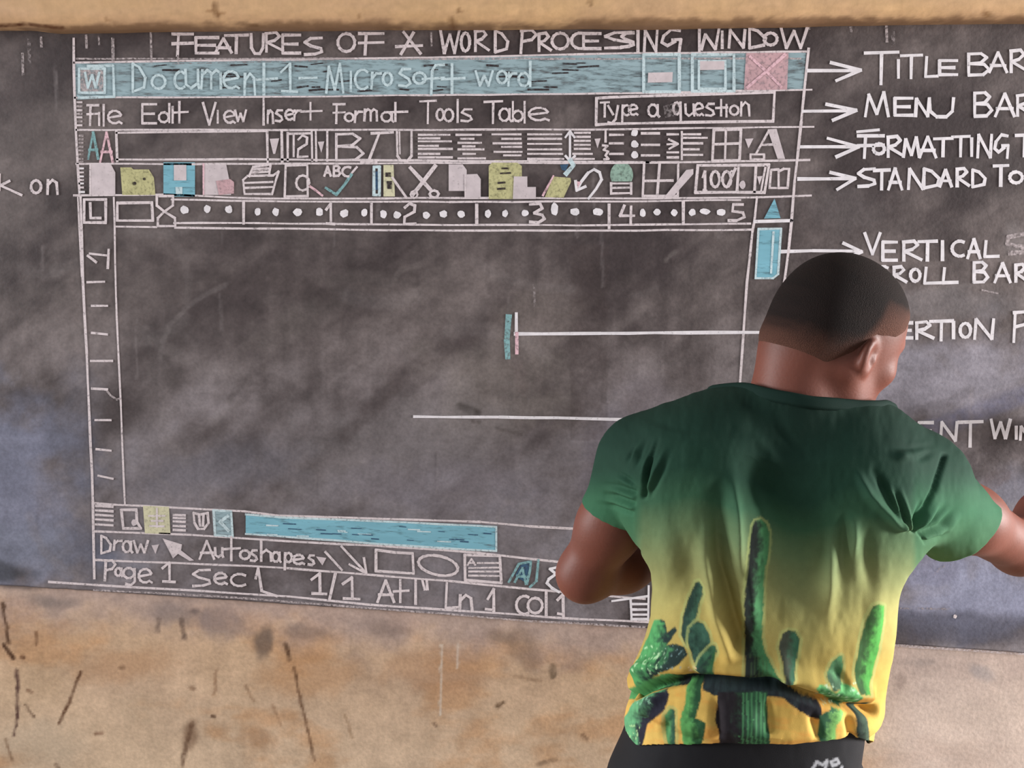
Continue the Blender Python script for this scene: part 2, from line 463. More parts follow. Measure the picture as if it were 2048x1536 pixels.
CM = {
    'w': chalk_mat('white_chalk', (228, 216, 219), 0.19),
    's': chalk_mat('bright_white_chalk', (240, 235, 240), 0.26),
    'f': chalk_mat('faint_white_chalk', (200, 188, 190), 0.02),
    'g': chalk_mat('ghost_chalk', (170, 160, 162), -0.10),
    'W': chalk_mat('white_chalk_filling', (216, 204, 208), 0.32, soft=0.22),
    'b': chalk_mat('blue_chalk_filling', (160, 184, 192), 0.13, (0.30, 1.6), 120),
    'c': chalk_mat('cyan_chalk_filling', (134, 190, 208), 0.19, (0.25, 1.5), 120),
    'd': chalk_mat('pale_blue_chalk', (208, 228, 234), 0.17),
    't': chalk_mat('teal_chalk', (140, 182, 186), 0.12),
    'y': chalk_mat('yellow_chalk_filling', (200, 196, 148), 0.20, soft=0.22),
    'Y': chalk_mat('pale_yellow_chalk_filling', (218, 214, 182), 0.26, soft=0.22),
    'p': chalk_mat('pink_chalk_filling', (208, 172, 178), 0.20, soft=0.22),
    'q': chalk_mat('pale_pink_chalk', (236, 196, 206), 0.14),
    'G': chalk_mat('green_chalk_filling', (156, 184, 170), 0.16, soft=0.22),
    'k': chalk_mat('scrubbed_paint', (66, 58, 60), 0.12),
    'B': chalk_mat('dark_blue_chalk', (70, 98, 126), 0.14),
}
_layer = [0]


SC.cycles.transparent_max_bounces = 32


class Chalk:
    """strokes and rubbed-in areas lying on the board, gathered into one mesh"""

    def __init__(self):
        self.V, self.F, self.M = [], [], []
        self.lvl = 0
        self.cnt = 0

    def _y(self, fill):
        self.cnt = (self.cnt + 1) % 12              # crossing strokes lie on one another
        return -0.00425 - (0 if fill else 0.00010) - 0.00028 * self.lvl - 0.00003 * self.cnt

    def _add(self, px, m, fill):
        w = U(np.array([p[0] for p in px]), np.array([p[1] for p in px]), 0.0)
        k = len(self.V)
        Y = self._y(fill)
        for q in w:
            self.V.append((q[0], Y, q[2]))
        self.F.append(list(range(k, k + len(px))))
        self.M.append(m)

    def fill(self, m, *pts):
        """solid rubbed area with slightly ragged rim"""
        self._add(pts[::-1] if _area(pts) > 0 else pts, m, True)
        return self

    def line(self, m, pts, w=4.6):
        pts = [np.array(p, float) for p in pts]
        for a, b in zip(pts[:-1], pts[1:]):
            d = b - a
            L = math.hypot(*d)
            if L < 0.3:
                continue
            d = d / L
            n = np.array([-d[1], d[0]])
            ext = min(w * 0.35, 2)
            a2, b2 = a - d * ext, b + d * ext
            k = max(1, int(L / 55))
            prev = None
            for i in range(k + 1):
                c = a2 + (b2 - a2) * i / k
                if 0 < i < k:
                    c = c + n * RNG.uniform(-0.7, 0.7)
                ww = w * RNG.uniform(0.40, 0.58)
                cur = (c + n * ww, c - n * ww)
                if prev is not None:
                    q = [prev[0], cur[0], cur[1], prev[1]]
                    self._add(q[::-1] if _area(q) > 0 else q, m, False)
                prev = cur
        return self

    def lines(self, m, w, *pls):
        for p in pls:
            self.line(m, p, w)
        return self

    def hl(self, m, x0, x1, *ys, w=4.6):
        for y in ys:
            self.line(m, [(x0, y), (x1, y)], w)
        return self

    def rect(self, m, x0, y0, x1, y1, w=4.6):
        return self.line(m, [(x0, y0), (x1, y0), (x1, y1), (x0, y1), (x0, y0)], w)

    def dot(self, m, x, y, r=8.0, ry=None):
        ry = ry or r
        self.fill(m, *[(x + r * math.cos(a) * RNG.uniform(.8, 1.15), y + ry * math.sin(a) * RNG.uniform(.8, 1.15))
                       for a in np.linspace(0, 2 * math.pi, 11)[:-1]])
        return self

    def text(self, m, s, boxes, w=4.6):
        i = 0
        for ch in s:
            if ch == ' ':
                continue
            x0, x1, y0, y1 = boxes[i]; i += 1
            for st in GLY[ch]:
                self.line(m, [(x0 + (x1 - x0) * px, y0 + (y1 - y0) * py) for px, py in st], w)
        return self

    def up(self):
        self.lvl += 1
        return self

    def obj(self, name, parent, label=None):
        ks = sorted(set(self.M))
        o = mesh_np(name, self.V, faces=self.F, mats=[CM[k] for k in ks], parent=parent, smooth=False)
        o.data.polygons.foreach_set('material_index', [ks.index(k) for k in self.M])
        if label:
            o['label'] = label
        return o


def _area(p):
    return sum(p[i][0] * p[(i + 1) % len(p)][1] - p[(i + 1) % len(p)][0] * p[i][1] for i in range(len(p)))


def arc(cx, cy, rx, ry, a0, a1, n=10):
    return [(cx + rx * math.cos(math.radians(a0 + (a1 - a0) * i / n)), cy + ry * math.sin(math.radians(a0 + (a1 - a0) * i / n)))
            for i in range(n + 1)]


def S(*p):
    return [(p[i], p[i + 1]) for i in range(0, len(p), 2)]


_O = arc(.5, .5, .5, .5, -90, 270, 14)
GLY = {
    'A': [S(0, 1, .5, 0, 1, 1), S(.08, .66, .92, .66)], 'B': [S(0, 0, 0, 1), S(0, .02, .6, 0, .88, .18, .6, .42, .05, .47), S(.05, .47, .75, .5, 1, .74, .7, .98, 0, 1)],
    'C': [arc(.6, .5, .6, .5, -60, -300, 12)], 'D': [S(0, 0, 0, 1), S(0, 0, .5, .12, 1, .5, .9, .85, 0, 1)],
    'E': [S(0, 0, 0, 1), S(0, 0, 1, 0), S(0, .5, .85, .5), S(0, 1, 1, 1)], 'F': [S(.3, 0, .25, 1), S(0, 0, 1, 0), S(0, .45, 1, .42)],
    'G': [S(.95, .05, .5, .0, .1, .3, 0, .6, .3, .75, .7, .55), S(.55, .48, 1, .46, .92, 1)],
    'I': [S(.5, 0, .5, 1)], 'K': [S(0, 0, 0, 1), S(1, 0, 0, .55, 1, 1)], 'L': [S(.1, 0, 0, 1, 1, .97)],
    'M': [S(0, 1, .15, .1, .5, .9, .8, 0, 1, 1)], 'N': [S(0, 1, .08, 0, .9, 1, 1, 0)], 'O': [_O],
    'P': [S(.1, 0, 0, 1), S(0, .03, .7, 0, 1, .2, .7, .42, .08, .5)], 'R': [S(.05, .05, .05, 1), S(0, .05, .6, 0, .8, .2, .5, .42, .08, .52, 1, .95)],
    'S': [S(1, .05, .35, .08, 0, .3, .35, .5, .95, .66, 1, .85, .6, .97, 0, 1)], 'T': [S(0, .03, 1, 0), S(.5, 0, .48, 1)],
    'U': [S(0, 0, .03, .7, .3, 1, .7, 1, .95, .7, 1, 0)], 'V': [S(0, 0, .45, 1, .9, 0)], 'W': [S(0, 0, .2, 1, .5, .15, .75, 1, 1, 0)],
    'a': [arc(.42, .5, .42, .48, 0, 360, 10), S(.86, .05, .86, .85, 1, 1)], 'b': [S(.05, 0, .05, 1), arc(.5, .73, .45, .27, -150, 150, 9)],
    'c': [arc(.62, .5, .6, .5, -50, -310, 10)], 'd': [S(.95, 0, .95, 1), arc(.45, .73, .45, .27, 0, 360, 9)],
    'e': [S(.05, .55, .9, .4) + arc(.5, .5, .48, .5, -20, -310, 10) + S(1, 1)], 'f': [S(1, 0, .6, .02, .45, .2, .4, 1), S(0, .48, 1, .44)],
    'g': [arc(.42, .3, .42, .3, 0, 360, 10), S(.86, .05, .88, .8, .6, 1, .2, .94)],
    'h': [S(0, 0, 0, 1), S(0, .65, .5, .45, .95, .6, 1, 1)], 'i': [S(.5, 0, .5, 1)], 'k': [S(.05, 0, 0, 1), S(.8, .15, .1, .6, 1, 1)], 'l': [S(.5, 0, .5, 1)],
    'm': [S(0, 1, .05, 0), S(.05, .25, .3, 0, .5, .15, .5, 1), S(.5, .25, .75, 0, .98, .15, 1, 1)], 'n': [S(.05, 0, 0, 1), S(.03, .35, .5, 0, .9, .2, 1, 1)],
    'o': [_O], 'p': [S(.05, 0, 0, 1), arc(.5, .28, .45, .28, -150, 150, 9)], 'q': [S(.95, 0, 1, 1), arc(.45, .3, .45, .3, 0, 360, 9)],
    'r': [S(.1, 0, 0, 1), S(.05, .4, .5, .05, 1, .05)], 's': [S(.95, .05, .3, .05, .05, .3, .8, .6, .95, .85, .6, 1, 0, .95)],
    't': [S(.45, 0, .45, 1), S(0, .52, 1, .48)], 'u': [S(0, 0, .05, .8, .4, 1, .85, .75), S(.9, 0, .92, .8, 1, 1)],
    'w': [S(0, 0, .25, 1, .5, .3, .75, 1, 1, 0)], 'y': [S(0, 0, .5, .5), S(1, 0, .75, .75, .4, 1, 0, .95)],
    '1': [S(.1, .3, .6, 0, .62, 1), S(.15, .97, 1, 1)], '2': [S(.1, .2, .5, 0, .95, .1, .9, .4, .1, .65, .05, 1, 1, .98)],
    '3': [S(0, .05, .7, .0, .85, .25, .3, .5, .85, .6, 1, .8, .6, 1, 0, .97)], '4': [S(.3, 0, 0, .55, 1, .55), S(.78, .05, .75, 1)],
    '5': [S(.9, 0, .3, 0, .25, .42, .9, .5, 1, .78, .5, 1, 0, 1)], '0': [_O], '/': [S(1, 0, 0, 1)], '-': [S(0, .5, 1, .5)], '"': [S(.2, 0, .5, 1), S(.75, 0, .85, 1)],
    '%': [S(1, 0, .45, 1), arc(.2, .2, .18, .18, 0, 360, 7), arc(.85, .8, .16, .2, 0, 360, 7)],
}


def word(parent, s, boxes, m='w', w=4.6, label=None, lvl=2):
    c = Chalk(); c.lvl = lvl
    c.text(m, s, boxes, w)
    return c.obj('chalk_word', parent, label or ('chalk-written ' + s))


def icon(name, parent, label=None, lvl=2):
    c = Chalk(); c.lvl = lvl
    c.done = lambda: c.obj(name, parent, label)
    return c


# ---------------------------------------------------------------- heading
hd = Chalk(); hd.line('g', [(348, 128), (620, 122), (900, 117)], 3)
H = hd.obj('heading', BOARD, 'white capital heading along the top of the board')
word(H, 'FEATURES', [(347, 388, 69, 112), (394, 439, 76, 107), (433, 465, 78, 106), (452, 498, 71, 107), (504, 529, 69, 108), (533, 568, 66, 104), (567, 602, 71, 107), (611, 645, 75, 110)], w=6)
word(H, 'OF', [(677, 711, 68, 104), (719, 768, 68, 110)], w=6)
c = icon('chalk_word', H, 'chalk-written A'); c.lines('w', 6, [(808, 65), (842, 108)], [(828, 66), (803, 109)], [(793, 94), (845, 92)]); c.done()
word(H, 'WORD', [(882, 919, 63, 107), (923, 940, 67, 103), (950, 978, 62, 103), (991, 1016, 63, 105)], w=6, label='chalk-written WORD in the heading')
word(H, 'PROCESSING', [(1042, 1073, 61, 107), (1077, 1102, 67, 103), (1104, 1137, 67, 99), (1143, 1172, 67, 98), (1167, 1201, 68, 98), (1210, 1262, 64, 97), (1243, 1267, 65, 95), (1273, 1278, 62, 103), (1288, 1314, 62, 103), (1323, 1361, 60, 103)], w=6)
c = icon('chalk_word', H, 'chalk-written WINDOW'); c.lines('w', 6, [(1398, 60), (1398, 103)], S(1402, 100, 1410, 70, 1430, 99, 1437, 59))
c.text('w', 'INDOW', [(1437, 1450, 64, 97), (1457, 1489, 61, 96), (1498, 1530, 58, 97), (1527, 1553, 67, 91), (1561, 1613, 57, 97)], 6); c.done()

# ---------------------------------------------------------------- window frame
wf = Chalk(); wf.lvl = 1
wf.lines('w', 5, [(150, 78), (152, 200), (158, 330), (165, 455)], [(164, 392), (168, 552), (176, 705), (181, 830), (188, 1000), (191, 1155)])
wf.lines('w', 4, [(159, 395), (161, 450), (166, 552)], [(230, 395), (234, 576), (239, 705), (244, 810), (250, 966), (252, 1006)])
wf.lines('w', 5.5, [(1616, 98), (1607, 184), (1601, 245), (1594, 312), (1588, 362), (1582, 440), (1576, 500), (1568, 560), (1556, 640)])
wf.lines('w', 4, [(150, 126), (420, 122), (860, 116), (1220, 108), (1611, 104)], [(152, 196), (540, 194), (860, 191), (1260, 187), (1622, 180)],
         [(155, 260), (700, 260), (1240, 259), (1626, 254)], [(155, 328), (500, 328), (870, 326), (1300, 326), (1618, 320)],
         [(150, 391), (330, 389), (520, 397), (900, 396), (1300, 397), (1500, 395), (1621, 391)], [(345, 399), (520, 402), (900, 404), (1220, 403), (1480, 400)],
         [(350, 446), (520, 446), (900, 450), (1220, 450), (1500, 447)], [(235, 453), (315, 454)], [(352, 455), (520, 457), (900, 461), (1220, 461), (1504, 459)])
wf.obj('window_outline', BOARD, 'white chalk outline of the drawn window')

# ---------------------------------------------------------------- title bar
tb = Chalk()
tb.fill('b', (152, 128), (420, 124), (860, 118), (1220, 110), (1600, 106), (1611, 107), (1605, 179), (1260, 187), (860, 191), (540, 193), (230, 196), (156, 200), (151, 160))
tb.up(); tb.hl('f', 155, 1600, 118, w=4)
for i in range(34):                                       # bare dashes where the chalk skipped
    x0, y0 = RNG.uniform(300, 1280), RNG.uniform(126, 186)
    tb.line('k', [(x0, y0), (x0 + RNG.uniform(14, 46), y0 + RNG.uniform(-3, 2))], RNG.uniform(2.0, 4.5))
TB = tb.obj('title_bar', BOARD, 'blue chalk bar with pale writing')
c = icon('program_icon', TB, 'pale boxed letter at the left of the blue bar'); c.fill('f', (161, 138), (212, 138), (212, 186), (161, 186)); c.rect('d', 161, 138, 212, 186, 5)
c.lines('d', 5, [(229, 132), (231, 194), (160, 196)], [(178, 133), (228, 132)]); c.text('d', 'W', [(173, 201, 146, 176)], 5); c.done()
word(TB, 'Document1', [(268, 293, 128, 184), (306, 333, 151, 178), (351, 371, 144, 178), (373, 401, 140, 177), (405, 444, 141, 178), (448, 480, 143, 177), (491, 512, 148, 190), (508, 556, 128, 190), (560, 596, 128, 184)], 'd', 5.2)
c = icon('chalk_word', TB, 'chalk dash on the blue bar'); c.line('d', [(600, 157), (635, 156)], 5); c.done()
word(TB, 'Microsoft', [(654, 688, 128, 186), (700, 706, 144, 182), (711, 736, 140, 179), (744, 763, 146, 178), (767, 785, 146, 171), (799, 823, 137, 173), (828, 852, 146, 168), (846, 889, 130, 190), (884, 930, 129, 187)], 'd', 5.2, 'pale chalk company name on the blue bar')
word(TB, 'word', [(952, 986, 143, 172), (995, 1014, 143, 167), (1017, 1033, 146, 172), (1037, 1062, 124, 173)], 'd', 5.2, 'pale chalk program name on the blue bar')
c = icon('minimize_button', TB, 'white boxed dash button on the blue bar'); c.rect('d', 1287, 110, 1358, 184, 6); c.fill('W', (1296, 146), (1345, 145), (1344, 165), (1295, 166)); c.done()
c = icon('maximize_button', TB, 'white double square button on the blue bar'); c.rect('d', 1384, 110, 1467, 183, 6); c.rect('d', 1397, 123, 1450, 178, 5); c.fill('W', (1397, 123), (1450, 123), (1450, 140), (1397, 141)); c.done()
c = icon('close_button', TB, 'pink chalk square with an X'); c.fill('p', (1491, 107), (1576, 106), (1573, 180), (1487, 181)); c.up(); c.lines('q', 6, [(1499, 114), (1530, 142), (1561, 174)], [(1569, 110), (1530, 145), (1493, 176)]); c.done()

# ---------------------------------------------------------------- menu bar
mb = Chalk(); mb.lvl = 1
for i, y in enumerate((205, 213, 221, 228, 235, 243, 251)):
    mb.hl('f' if i % 2 else 'w', 157, 166, y, w=4)
MB = mb.obj('menu_bar', BOARD, 'row of white menu words')
word(MB, 'File', [(177, 200, 211, 251), (198, 204, 226, 251), (207, 213, 210, 252), (218, 246, 222, 247)])
word(MB, 'Edit', [(287, 315, 209, 247), (320, 342, 208, 245), (345, 350, 214, 246), (347, 378, 204, 246)])
word(MB, 'View', [(408, 436, 206, 250), (435, 440, 222, 246), (450, 472, 222, 246), (472, 494, 221, 243)])
word(MB, 'Insert', [(526, 532, 196, 250), (537, 548, 221, 247), (553, 567, 220, 243), (572, 590, 220, 240), (590, 603, 221, 241), (604, 645, 206, 240)])
word(MB, 'Format', [(668, 691, 209, 247), (691, 708, 227, 243), (711, 726, 223, 245), (730, 755, 219, 242), (764, 788, 224, 244), (772, 816, 206, 243)])
word(MB, 'Tools', [(841, 873, 202, 247), (874, 888, 219, 241), (889, 907, 219, 243), (913, 919, 200, 245), (923, 945, 218, 243)])
word(MB, 'Table', [(969, 1005, 203, 247), (999, 1023, 217, 243), (1025, 1047, 204, 243), (1047, 1052, 204, 246), (1057, 1098, 216, 241)])
c = icon('question_box', MB, 'white rectangle holding the words Type a question')
c.line('w', [(1193, 197), (1220, 195), (1548, 185), (1545, 243), (1220, 248), (1192, 250), (1193, 197)], 5.5)
c.text('w', 'Type', [(1201, 1218, 205, 234), (1216, 1236, 212, 247), (1244, 1262, 211, 247), (1257, 1275, 210, 230)]); c.text('w', 'a', [(1296, 1318, 209, 234)])
c.fill('g', (1326, 212), (1360, 204), (1362, 230), (1330, 236)); c.text('w', 'question', [(1346, 1361, 205, 246), (1370, 1388, 209, 232), (1388, 1406, 207, 231), (1411, 1428, 207, 232), (1431, 1454, 200, 232), (1449, 1455, 210, 234), (1459, 1476, 212, 230), (1481, 1498, 205, 232)]); c.done()

# ---------------------------------------------------------------- formatting toolbar
ft = Chalk(); ft.lvl = 1
for y in (272, 279, 286, 294, 301, 309, 318, 324):
    ft.hl('f', 161, 168, y, w=4)
FT = ft.obj('formatting_toolbar', BOARD, 'upper row of chalk toolbar icons')
for a_ in ([(235, 266), (535, 262)], [(235, 319), (535, 319)], [(535, 319), (900, 322), (1300, 325)]):
    c = icon('divider_line', FT); c.line('w', a_, 4.5); c.done()
c = icon('letter_icon', FT, 'blue letter A'); c.text('t', 'A', [(179, 199, 265, 318)], 5); c.done()
c = icon('letter_icon', FT, 'pink letter A'); c.text('q', 'A', [(203, 228, 265, 324)], 5); c.done()
c = icon('font_box', FT, 'long empty white rectangle'); c.lines('w', 5, [(235, 263), (237, 323)]); c.done()
for a_ in ([(536, 264), (537, 324)], [(565, 264), (566, 324)]):
    c = icon('divider_line', FT); c.line('w', a_, 5); c.done()
c = icon('drop_arrow', FT); c.fill('W', (541, 278), (560, 277), (552, 308), (548, 308)); c.done()
c = icon('size_box', FT, 'narrow box with the number 12'); c.lines('w', 4.5, [(577, 266), (577, 322)], [(625, 264), (626, 322)], [(633, 264), (634, 322)], [(656, 264), (656, 322)], [(578, 268), (622, 267)], [(589, 270), (589, 313)])
c.text('w', '2', [(596, 617, 271, 314)], 4.5); c.fill('W', (637, 284), (650, 283), (644, 306)); c.done()
word(FT, 'B', [(674, 728, 268, 321)], w=5.2, label='tall white letter B')
c = icon('chalk_word', FT, 'slanting white letter I'); c.lines('w', 5.5, [(744, 267), (787, 265)], [(760, 266), (738, 323)], [(723, 325), (754, 323)]); c.done()
c = icon('chalk_word', FT, 'white letter U'); c.line('w', S(795, 264, 796, 312, 802, 321, 816, 322, 824, 312, 824, 264), 5); c.line('w', S(800, 264, 801, 308), 3); c.done()


def rows(lbl, ys, xs, w=4.2):
    c = icon('text_lines_icon', FT, lbl)
    for y, (a, b) in zip(ys, xs):
        c.line('w', [(a, y), (b, y)], w)
    return c


rows('text lines flush left', (270, 277, 283, 292, 298, 308, 315), [(838, 900), (838, 880), (838, 903), (838, 877), (838, 905), (838, 880), (838, 905)]).done()
rows('centred text lines', (270, 278, 286, 293, 299, 308, 317), [(913, 963), (922, 948), (917, 963), (926, 950), (917, 968), (927, 951), (917, 971)]).done()
rows('text lines flush right', (269, 278, 287, 294, 304, 311), [(985, 1042), (1004, 1042), (987, 1043), (1004, 1043), (989, 1044), (1008, 1042)]).done()
rows('full-width text lines', (269, 278, 288, 299, 308, 318), [(1056, 1123), (1056, 1123), (1056, 1123), (1056, 1123), (1056, 1125), (1056, 1127)]).done()
c = rows('text lines beside a double arrow', (266, 274, 282, 290, 298, 308, 318), [(1149, 1180)] * 5 + [(1146, 1184), (1148, 1188)])
c.lines('s', 4.5, [(1140, 263), (1140, 322)], [(1131, 275), (1140, 263), (1149, 275)], [(1131, 312), (1140, 322), (1150, 312)]); c.done()
c = icon('numbered_list_icon', FT); c.fill('W', (1189, 278), (1201, 277), (1195, 297)); c.lines('w', 4.5, [(1211, 261), (1211, 284)], S(1205, 291, 1215, 292, 1207, 300, 1216, 303, 1211, 311, 1217, 318, 1208, 319))
for y in (270, 287, 308):
    c.hl('w', 1219, 1246, y)
c.done()
c = icon('bullet_list_icon', FT)
for y in (266, 289, 310):
    c.dot('s', 1269, y, 7.5); c.hl('w', 1283, 1318, y + 1, w=5)
c.done()
c = icon('indent_icon', FT); c.hl('w', 1334, 1356, 269, 305, 315); c.lines('w', 4.5, S(1337, 279, 1355, 288, 1338, 298), S(1334, 289, 1353, 288), S(1363, 264, 1363, 319))
for y, x in ((269, 1400), (276, 1413), (287, 1404), (299, 1397), (310, 1404)):
    c.hl('w', 1365, x, y)
c.done()
c = icon('grid_icon', FT); c.line('w', S(1427, 260, 1481, 259, 1478, 321, 1424, 322, 1427, 260), 5.5); c.lines('w', 5, S(1451, 260, 1449, 321), S(1426, 289, 1480, 287)); c.done()
c = icon('colour_letter_icon', FT, 'heavy white letter A'); c.fill('W', (1489, 278), (1506, 277), (1496, 297)); c.fill('W', (1534, 259), (1552, 258), (1569, 318), (1554, 318)); c.lines('w', 5, S(1536, 263, 1512, 306), S(1523, 290, 1552, 289)); c.rect('w', 1500, 309, 1527, 319, 4.5); c.done()

# ---------------------------------------------------------------- standard toolbar
st = Chalk(); st.lvl = 1
for i, y in enumerate((337, 345, 353, 360, 367, 375, 384)):
    st.hl('w' if i % 2 else 's', 161, 169 + (2 if i == 6 else 0), y, w=4)
ST = st.obj('standard_toolbar', BOARD, 'lower row of coloured chalk toolbar icons')
c = icon('new_page_icon', ST, 'whitish chalk page'); c.fill('W', (182, 328), (224, 328), (233, 345), (233, 390), (182, 390)); c.line('w', S(183, 329, 183, 389), 3.5); c.done()
c = icon('folder_icon', ST, 'yellow chalk folder'); c.fill('y', (243, 335), (265, 335), (269, 339), (300, 339), (310, 355), (313, 390), (247, 390)); c.up(); c.dot('k', 271, 367, 4); c.dot('k', 291, 358, 3); c.done()
c = icon('disk_icon', ST, 'blue chalk floppy disk'); c.fill('c', (329, 325), (392, 325), (392, 393), (329, 393)); c.up(); c.fill('W', (350, 330), (375, 330), (375, 361), (350, 361)); c.fill('d', (353, 374), (367, 374), (367, 388), (354, 388)); c.done()
c = icon('note_icon', ST, 'pinkish chalk page'); c.fill('W', (408, 327), (454, 327), (460, 358), (464, 362), (464, 390), (408, 390)); c.up(); c.fill('p', (434, 362), (462, 358), (470, 364), (470, 387), (440, 390)); c.line('q', S(409, 328, 409, 389), 3.5); c.done()
c = icon('printer_icon', ST); c.lines('w', 4.6, S(491, 388, 488, 360, 497, 352, 548, 351, 559, 343, 553, 362, 546, 388, 491, 388), S(490, 366, 547, 364), S(490, 376, 546, 374), S(500, 353, 508, 334, 543, 329, 540, 350), S(508, 339, 540, 337), S(506, 345, 541, 343)); c.line('f', S(508, 349, 535, 335), 4); c.done()
c = icon('preview_icon', ST, 'white page with a magnifying glass'); c.line('w', S(573, 331, 616, 330, 617, 392, 571, 393, 573, 331), 5); c.line('w', arc(607, 366, 13, 15, 0, 360, 12), 4.6); c.line('q', S(620, 372, 632, 380, 646, 391), 5); c.done()
c = icon('spelling_icon', ST, 'letters ABC above a teal tick'); c.text('w', 'ABC', [(650, 663, 333, 352), (669, 682, 332, 352), (686, 704, 334, 353)], 4.6); c.lines('w', 4, S(700, 352, 715, 334)); c.line('t', S(653, 376, 674, 389, 690, 370, 704, 349), 6); c.done()
c = icon('book_icon', ST, 'blue and yellow books with a pencil'); c.rect('d', 749, 334, 760, 390, 6); c.fill('B', (752, 343), (758, 343), (758, 380), (752, 380)); c.fill('Y', (768, 330), (788, 330), (791, 393), (768, 393)); c.up(); c.fill('k', (772, 345), (783, 345), (783, 354), (772, 354)); c.fill('k', (774, 362), (785, 362), (785, 378), (776, 378)); c.line('w', S(786, 355, 796, 370, 813, 394), 5); c.done()
c = icon('scissors_icon', ST); c.lines('w', 8, S(821, 335, 845, 361, 864, 382), S(872, 331, 845, 366, 826, 390)); c.line('w', arc(869, 388, 9, 7, 0, 360, 8), 5); c.line('w', arc(829, 389, 7, 7, 0, 360, 8), 4); c.done()
c = icon('copy_icon', ST, 'two overlapping whitish pages'); c.fill('W', (898, 329), (926, 329), (934, 340), (934, 382), (898, 382)); c.up(); c.fill('W', (931, 349), (955, 348), (962, 358), (962, 396), (931, 396)); c.line('w', S(931, 350, 931, 395), 3); c.done()
c = icon('clipboard_icon', ST, 'yellow clipboard with a white page'); c.fill('y', (978, 332), (990, 320), (1027, 320), (1044, 332), (1044, 398), (978, 398)); c.up(); c.lines('k', 4, S(1005, 337, 1017, 337), S(1002, 347, 1021, 346), S(997, 366, 1010, 365), S(996, 378, 1010, 377)); c.fill('W', (1028, 353), (1055, 353), (1055, 374), (1072, 374), (1072, 398), (1026, 398)); c.done()
c = icon('brush_icon', ST, 'yellow brush with a blue handle'); c.fill('y', (1106, 353), (1141, 356), (1142, 364), (1127, 396), (1090, 394)); c.up(); c.line('q', S(1107, 352, 1086, 391), 4); c.line('d', S(1131, 349, 1147, 331, 1140, 320), 9); c.fill('B', (1120, 330), (1137, 328), (1132, 342), (1124, 340)); c.done()
c = icon('undo_arrow_icon', ST); c.lines('s', 5.5, S(1154, 380, 1163, 363, 1176, 346, 1188, 339, 1199, 345, 1203, 359, 1192, 378, 1177, 397), S(1151, 362, 1153, 381, 1171, 373)); c.fill('q', (1151, 362), (1162, 364), (1153, 381)); c.done()
c = icon('globe_icon', ST, 'pale green chalk globe on a stand'); c.fill('G', *[(1243 + 23 * math.cos(math.radians(a)), 350 + 26 * math.sin(math.radians(a))) for a in range(150, 391, 20)]); c.lines('w', 4.6, S(1222, 367, 1262, 367), S(1222, 376, 1262, 375), S(1222, 387, 1262, 386), S(1222, 366, 1222, 388), S(1262, 366, 1262, 388)); c.done()
c = icon('table_icon', ST, 'white table grid with a thick pencil'); c.line('w', S(1288, 325, 1356, 325, 1355, 392, 1285, 392, 1288, 325), 5); c.lines('w', 5, S(1319, 325, 1314, 391), S(1288, 362, 1345, 361)); c.up(); c.fill('W', (1372, 340), (1386, 338), (1386, 348), (1346, 393), (1329, 393)); c.done()
c = icon('zoom_box', ST, 'white box reading 100%'); c.line('w', S(1395, 331, 1537, 330, 1528, 385, 1390, 385, 1395, 331), 6); c.text('w', '100', [(1405, 1412, 343, 382), (1421, 1438, 343, 374), (1444, 1461, 343, 374)], 5.5); c.lines('w', 5.5, S(1470, 337, 1455, 370), S(1476, 336, 1473, 384), S(1511, 331, 1508, 384)); c.dot('W', 1484, 370, 6, 9); c.line('w', arc(1463, 347, 4, 5, 0, 360, 7), 3.5); c.fill('W', (1513, 353), (1524, 352), (1518, 370)); c.lines('w', 4, S(1530, 333, 1521, 382)); c.done()
c = icon('open_book_icon', ST); c.lines('w', 5, S(1541, 340, 1556, 339, 1556, 376, 1538, 376, 1541, 340), S(1558, 342, 1566, 338, 1577, 338, 1574, 376, 1556, 376)); c.done()

# ---------------------------------------------------------------- rulers
HR = empty('horizontal_ruler', (0, 0, 0), BOARD); HR['label'] = 'drawn ruler with dots and numbers'
for x, a, b in ((489, 402, 447), (744, 407, 448), (954, 409, 447), (1218, 409, 456), (1366, 403, 448)):
    c = icon('ruler_tick', HR); c.line('w', [(x, a), (x, b)], 6); c.done()
c = icon('tab_box', HR, 'white square with a letter L'); c.rect('w', 171, 399, 214, 445, 6); c.lines('w', 5, S(183, 406, 184, 436, 204, 436)); c.done()
c = icon('indent_box', HR, 'small white rectangle'); c.line('w', S(237, 406, 306, 405, 308, 441, 237, 441, 237, 406), 5.5); c.done()
c = icon('margin_marker', HR, 'white hourglass outline'); c.line('w', S(316, 392, 348, 392, 348, 411, 331, 423, 352, 436, 353, 452, 318, 452, 318, 436, 331, 423, 316, 411, 316, 392), 5); c.done()
for x, y, rx, ry in ((371, 420, 8, 8), (417, 418, 7, 8), (460, 419, 7, 8), (517, 423, 6, 8), (553, 424, 7, 8), (597, 424, 9, 8), (640, 424, 7, 9), (690, 427, 8, 8),
                     (730, 425, 6, 8), (768, 428, 7, 8), (795, 430, 8, 7), (853, 430, 7, 7), (887, 428, 8, 7), (923, 428, 8, 7), (976, 427, 6, 8), (1010, 427, 6, 7),
                     (1050, 426, 7, 7), (1110, 419, 7, 13), (1150, 423, 9, 7), (1196, 424, 12, 7), (1285, 426, 6, 8), (1314, 424, 7, 7), (1348, 425, 6, 7), (1384, 425, 7, 7), (1409, 423, 10, 6), (1441, 425, 9, 7)):
    c = icon('ruler_dot', HR); c.dot('s', x, y, rx * 1.05, ry * 1.05); c.done()
for s, b in (('1', (652, 670, 407, 448)), ('2', (808, 832, 407, 448)), ('3', (1060, 1089, 407, 445)), ('4', (1240, 1268, 411, 448)), ('5', (1456, 1488, 409, 441))):
    c = icon('ruler_number', HR, 'chalk-written ' + s); c.text('w', s, [b], 5.5); c.done()
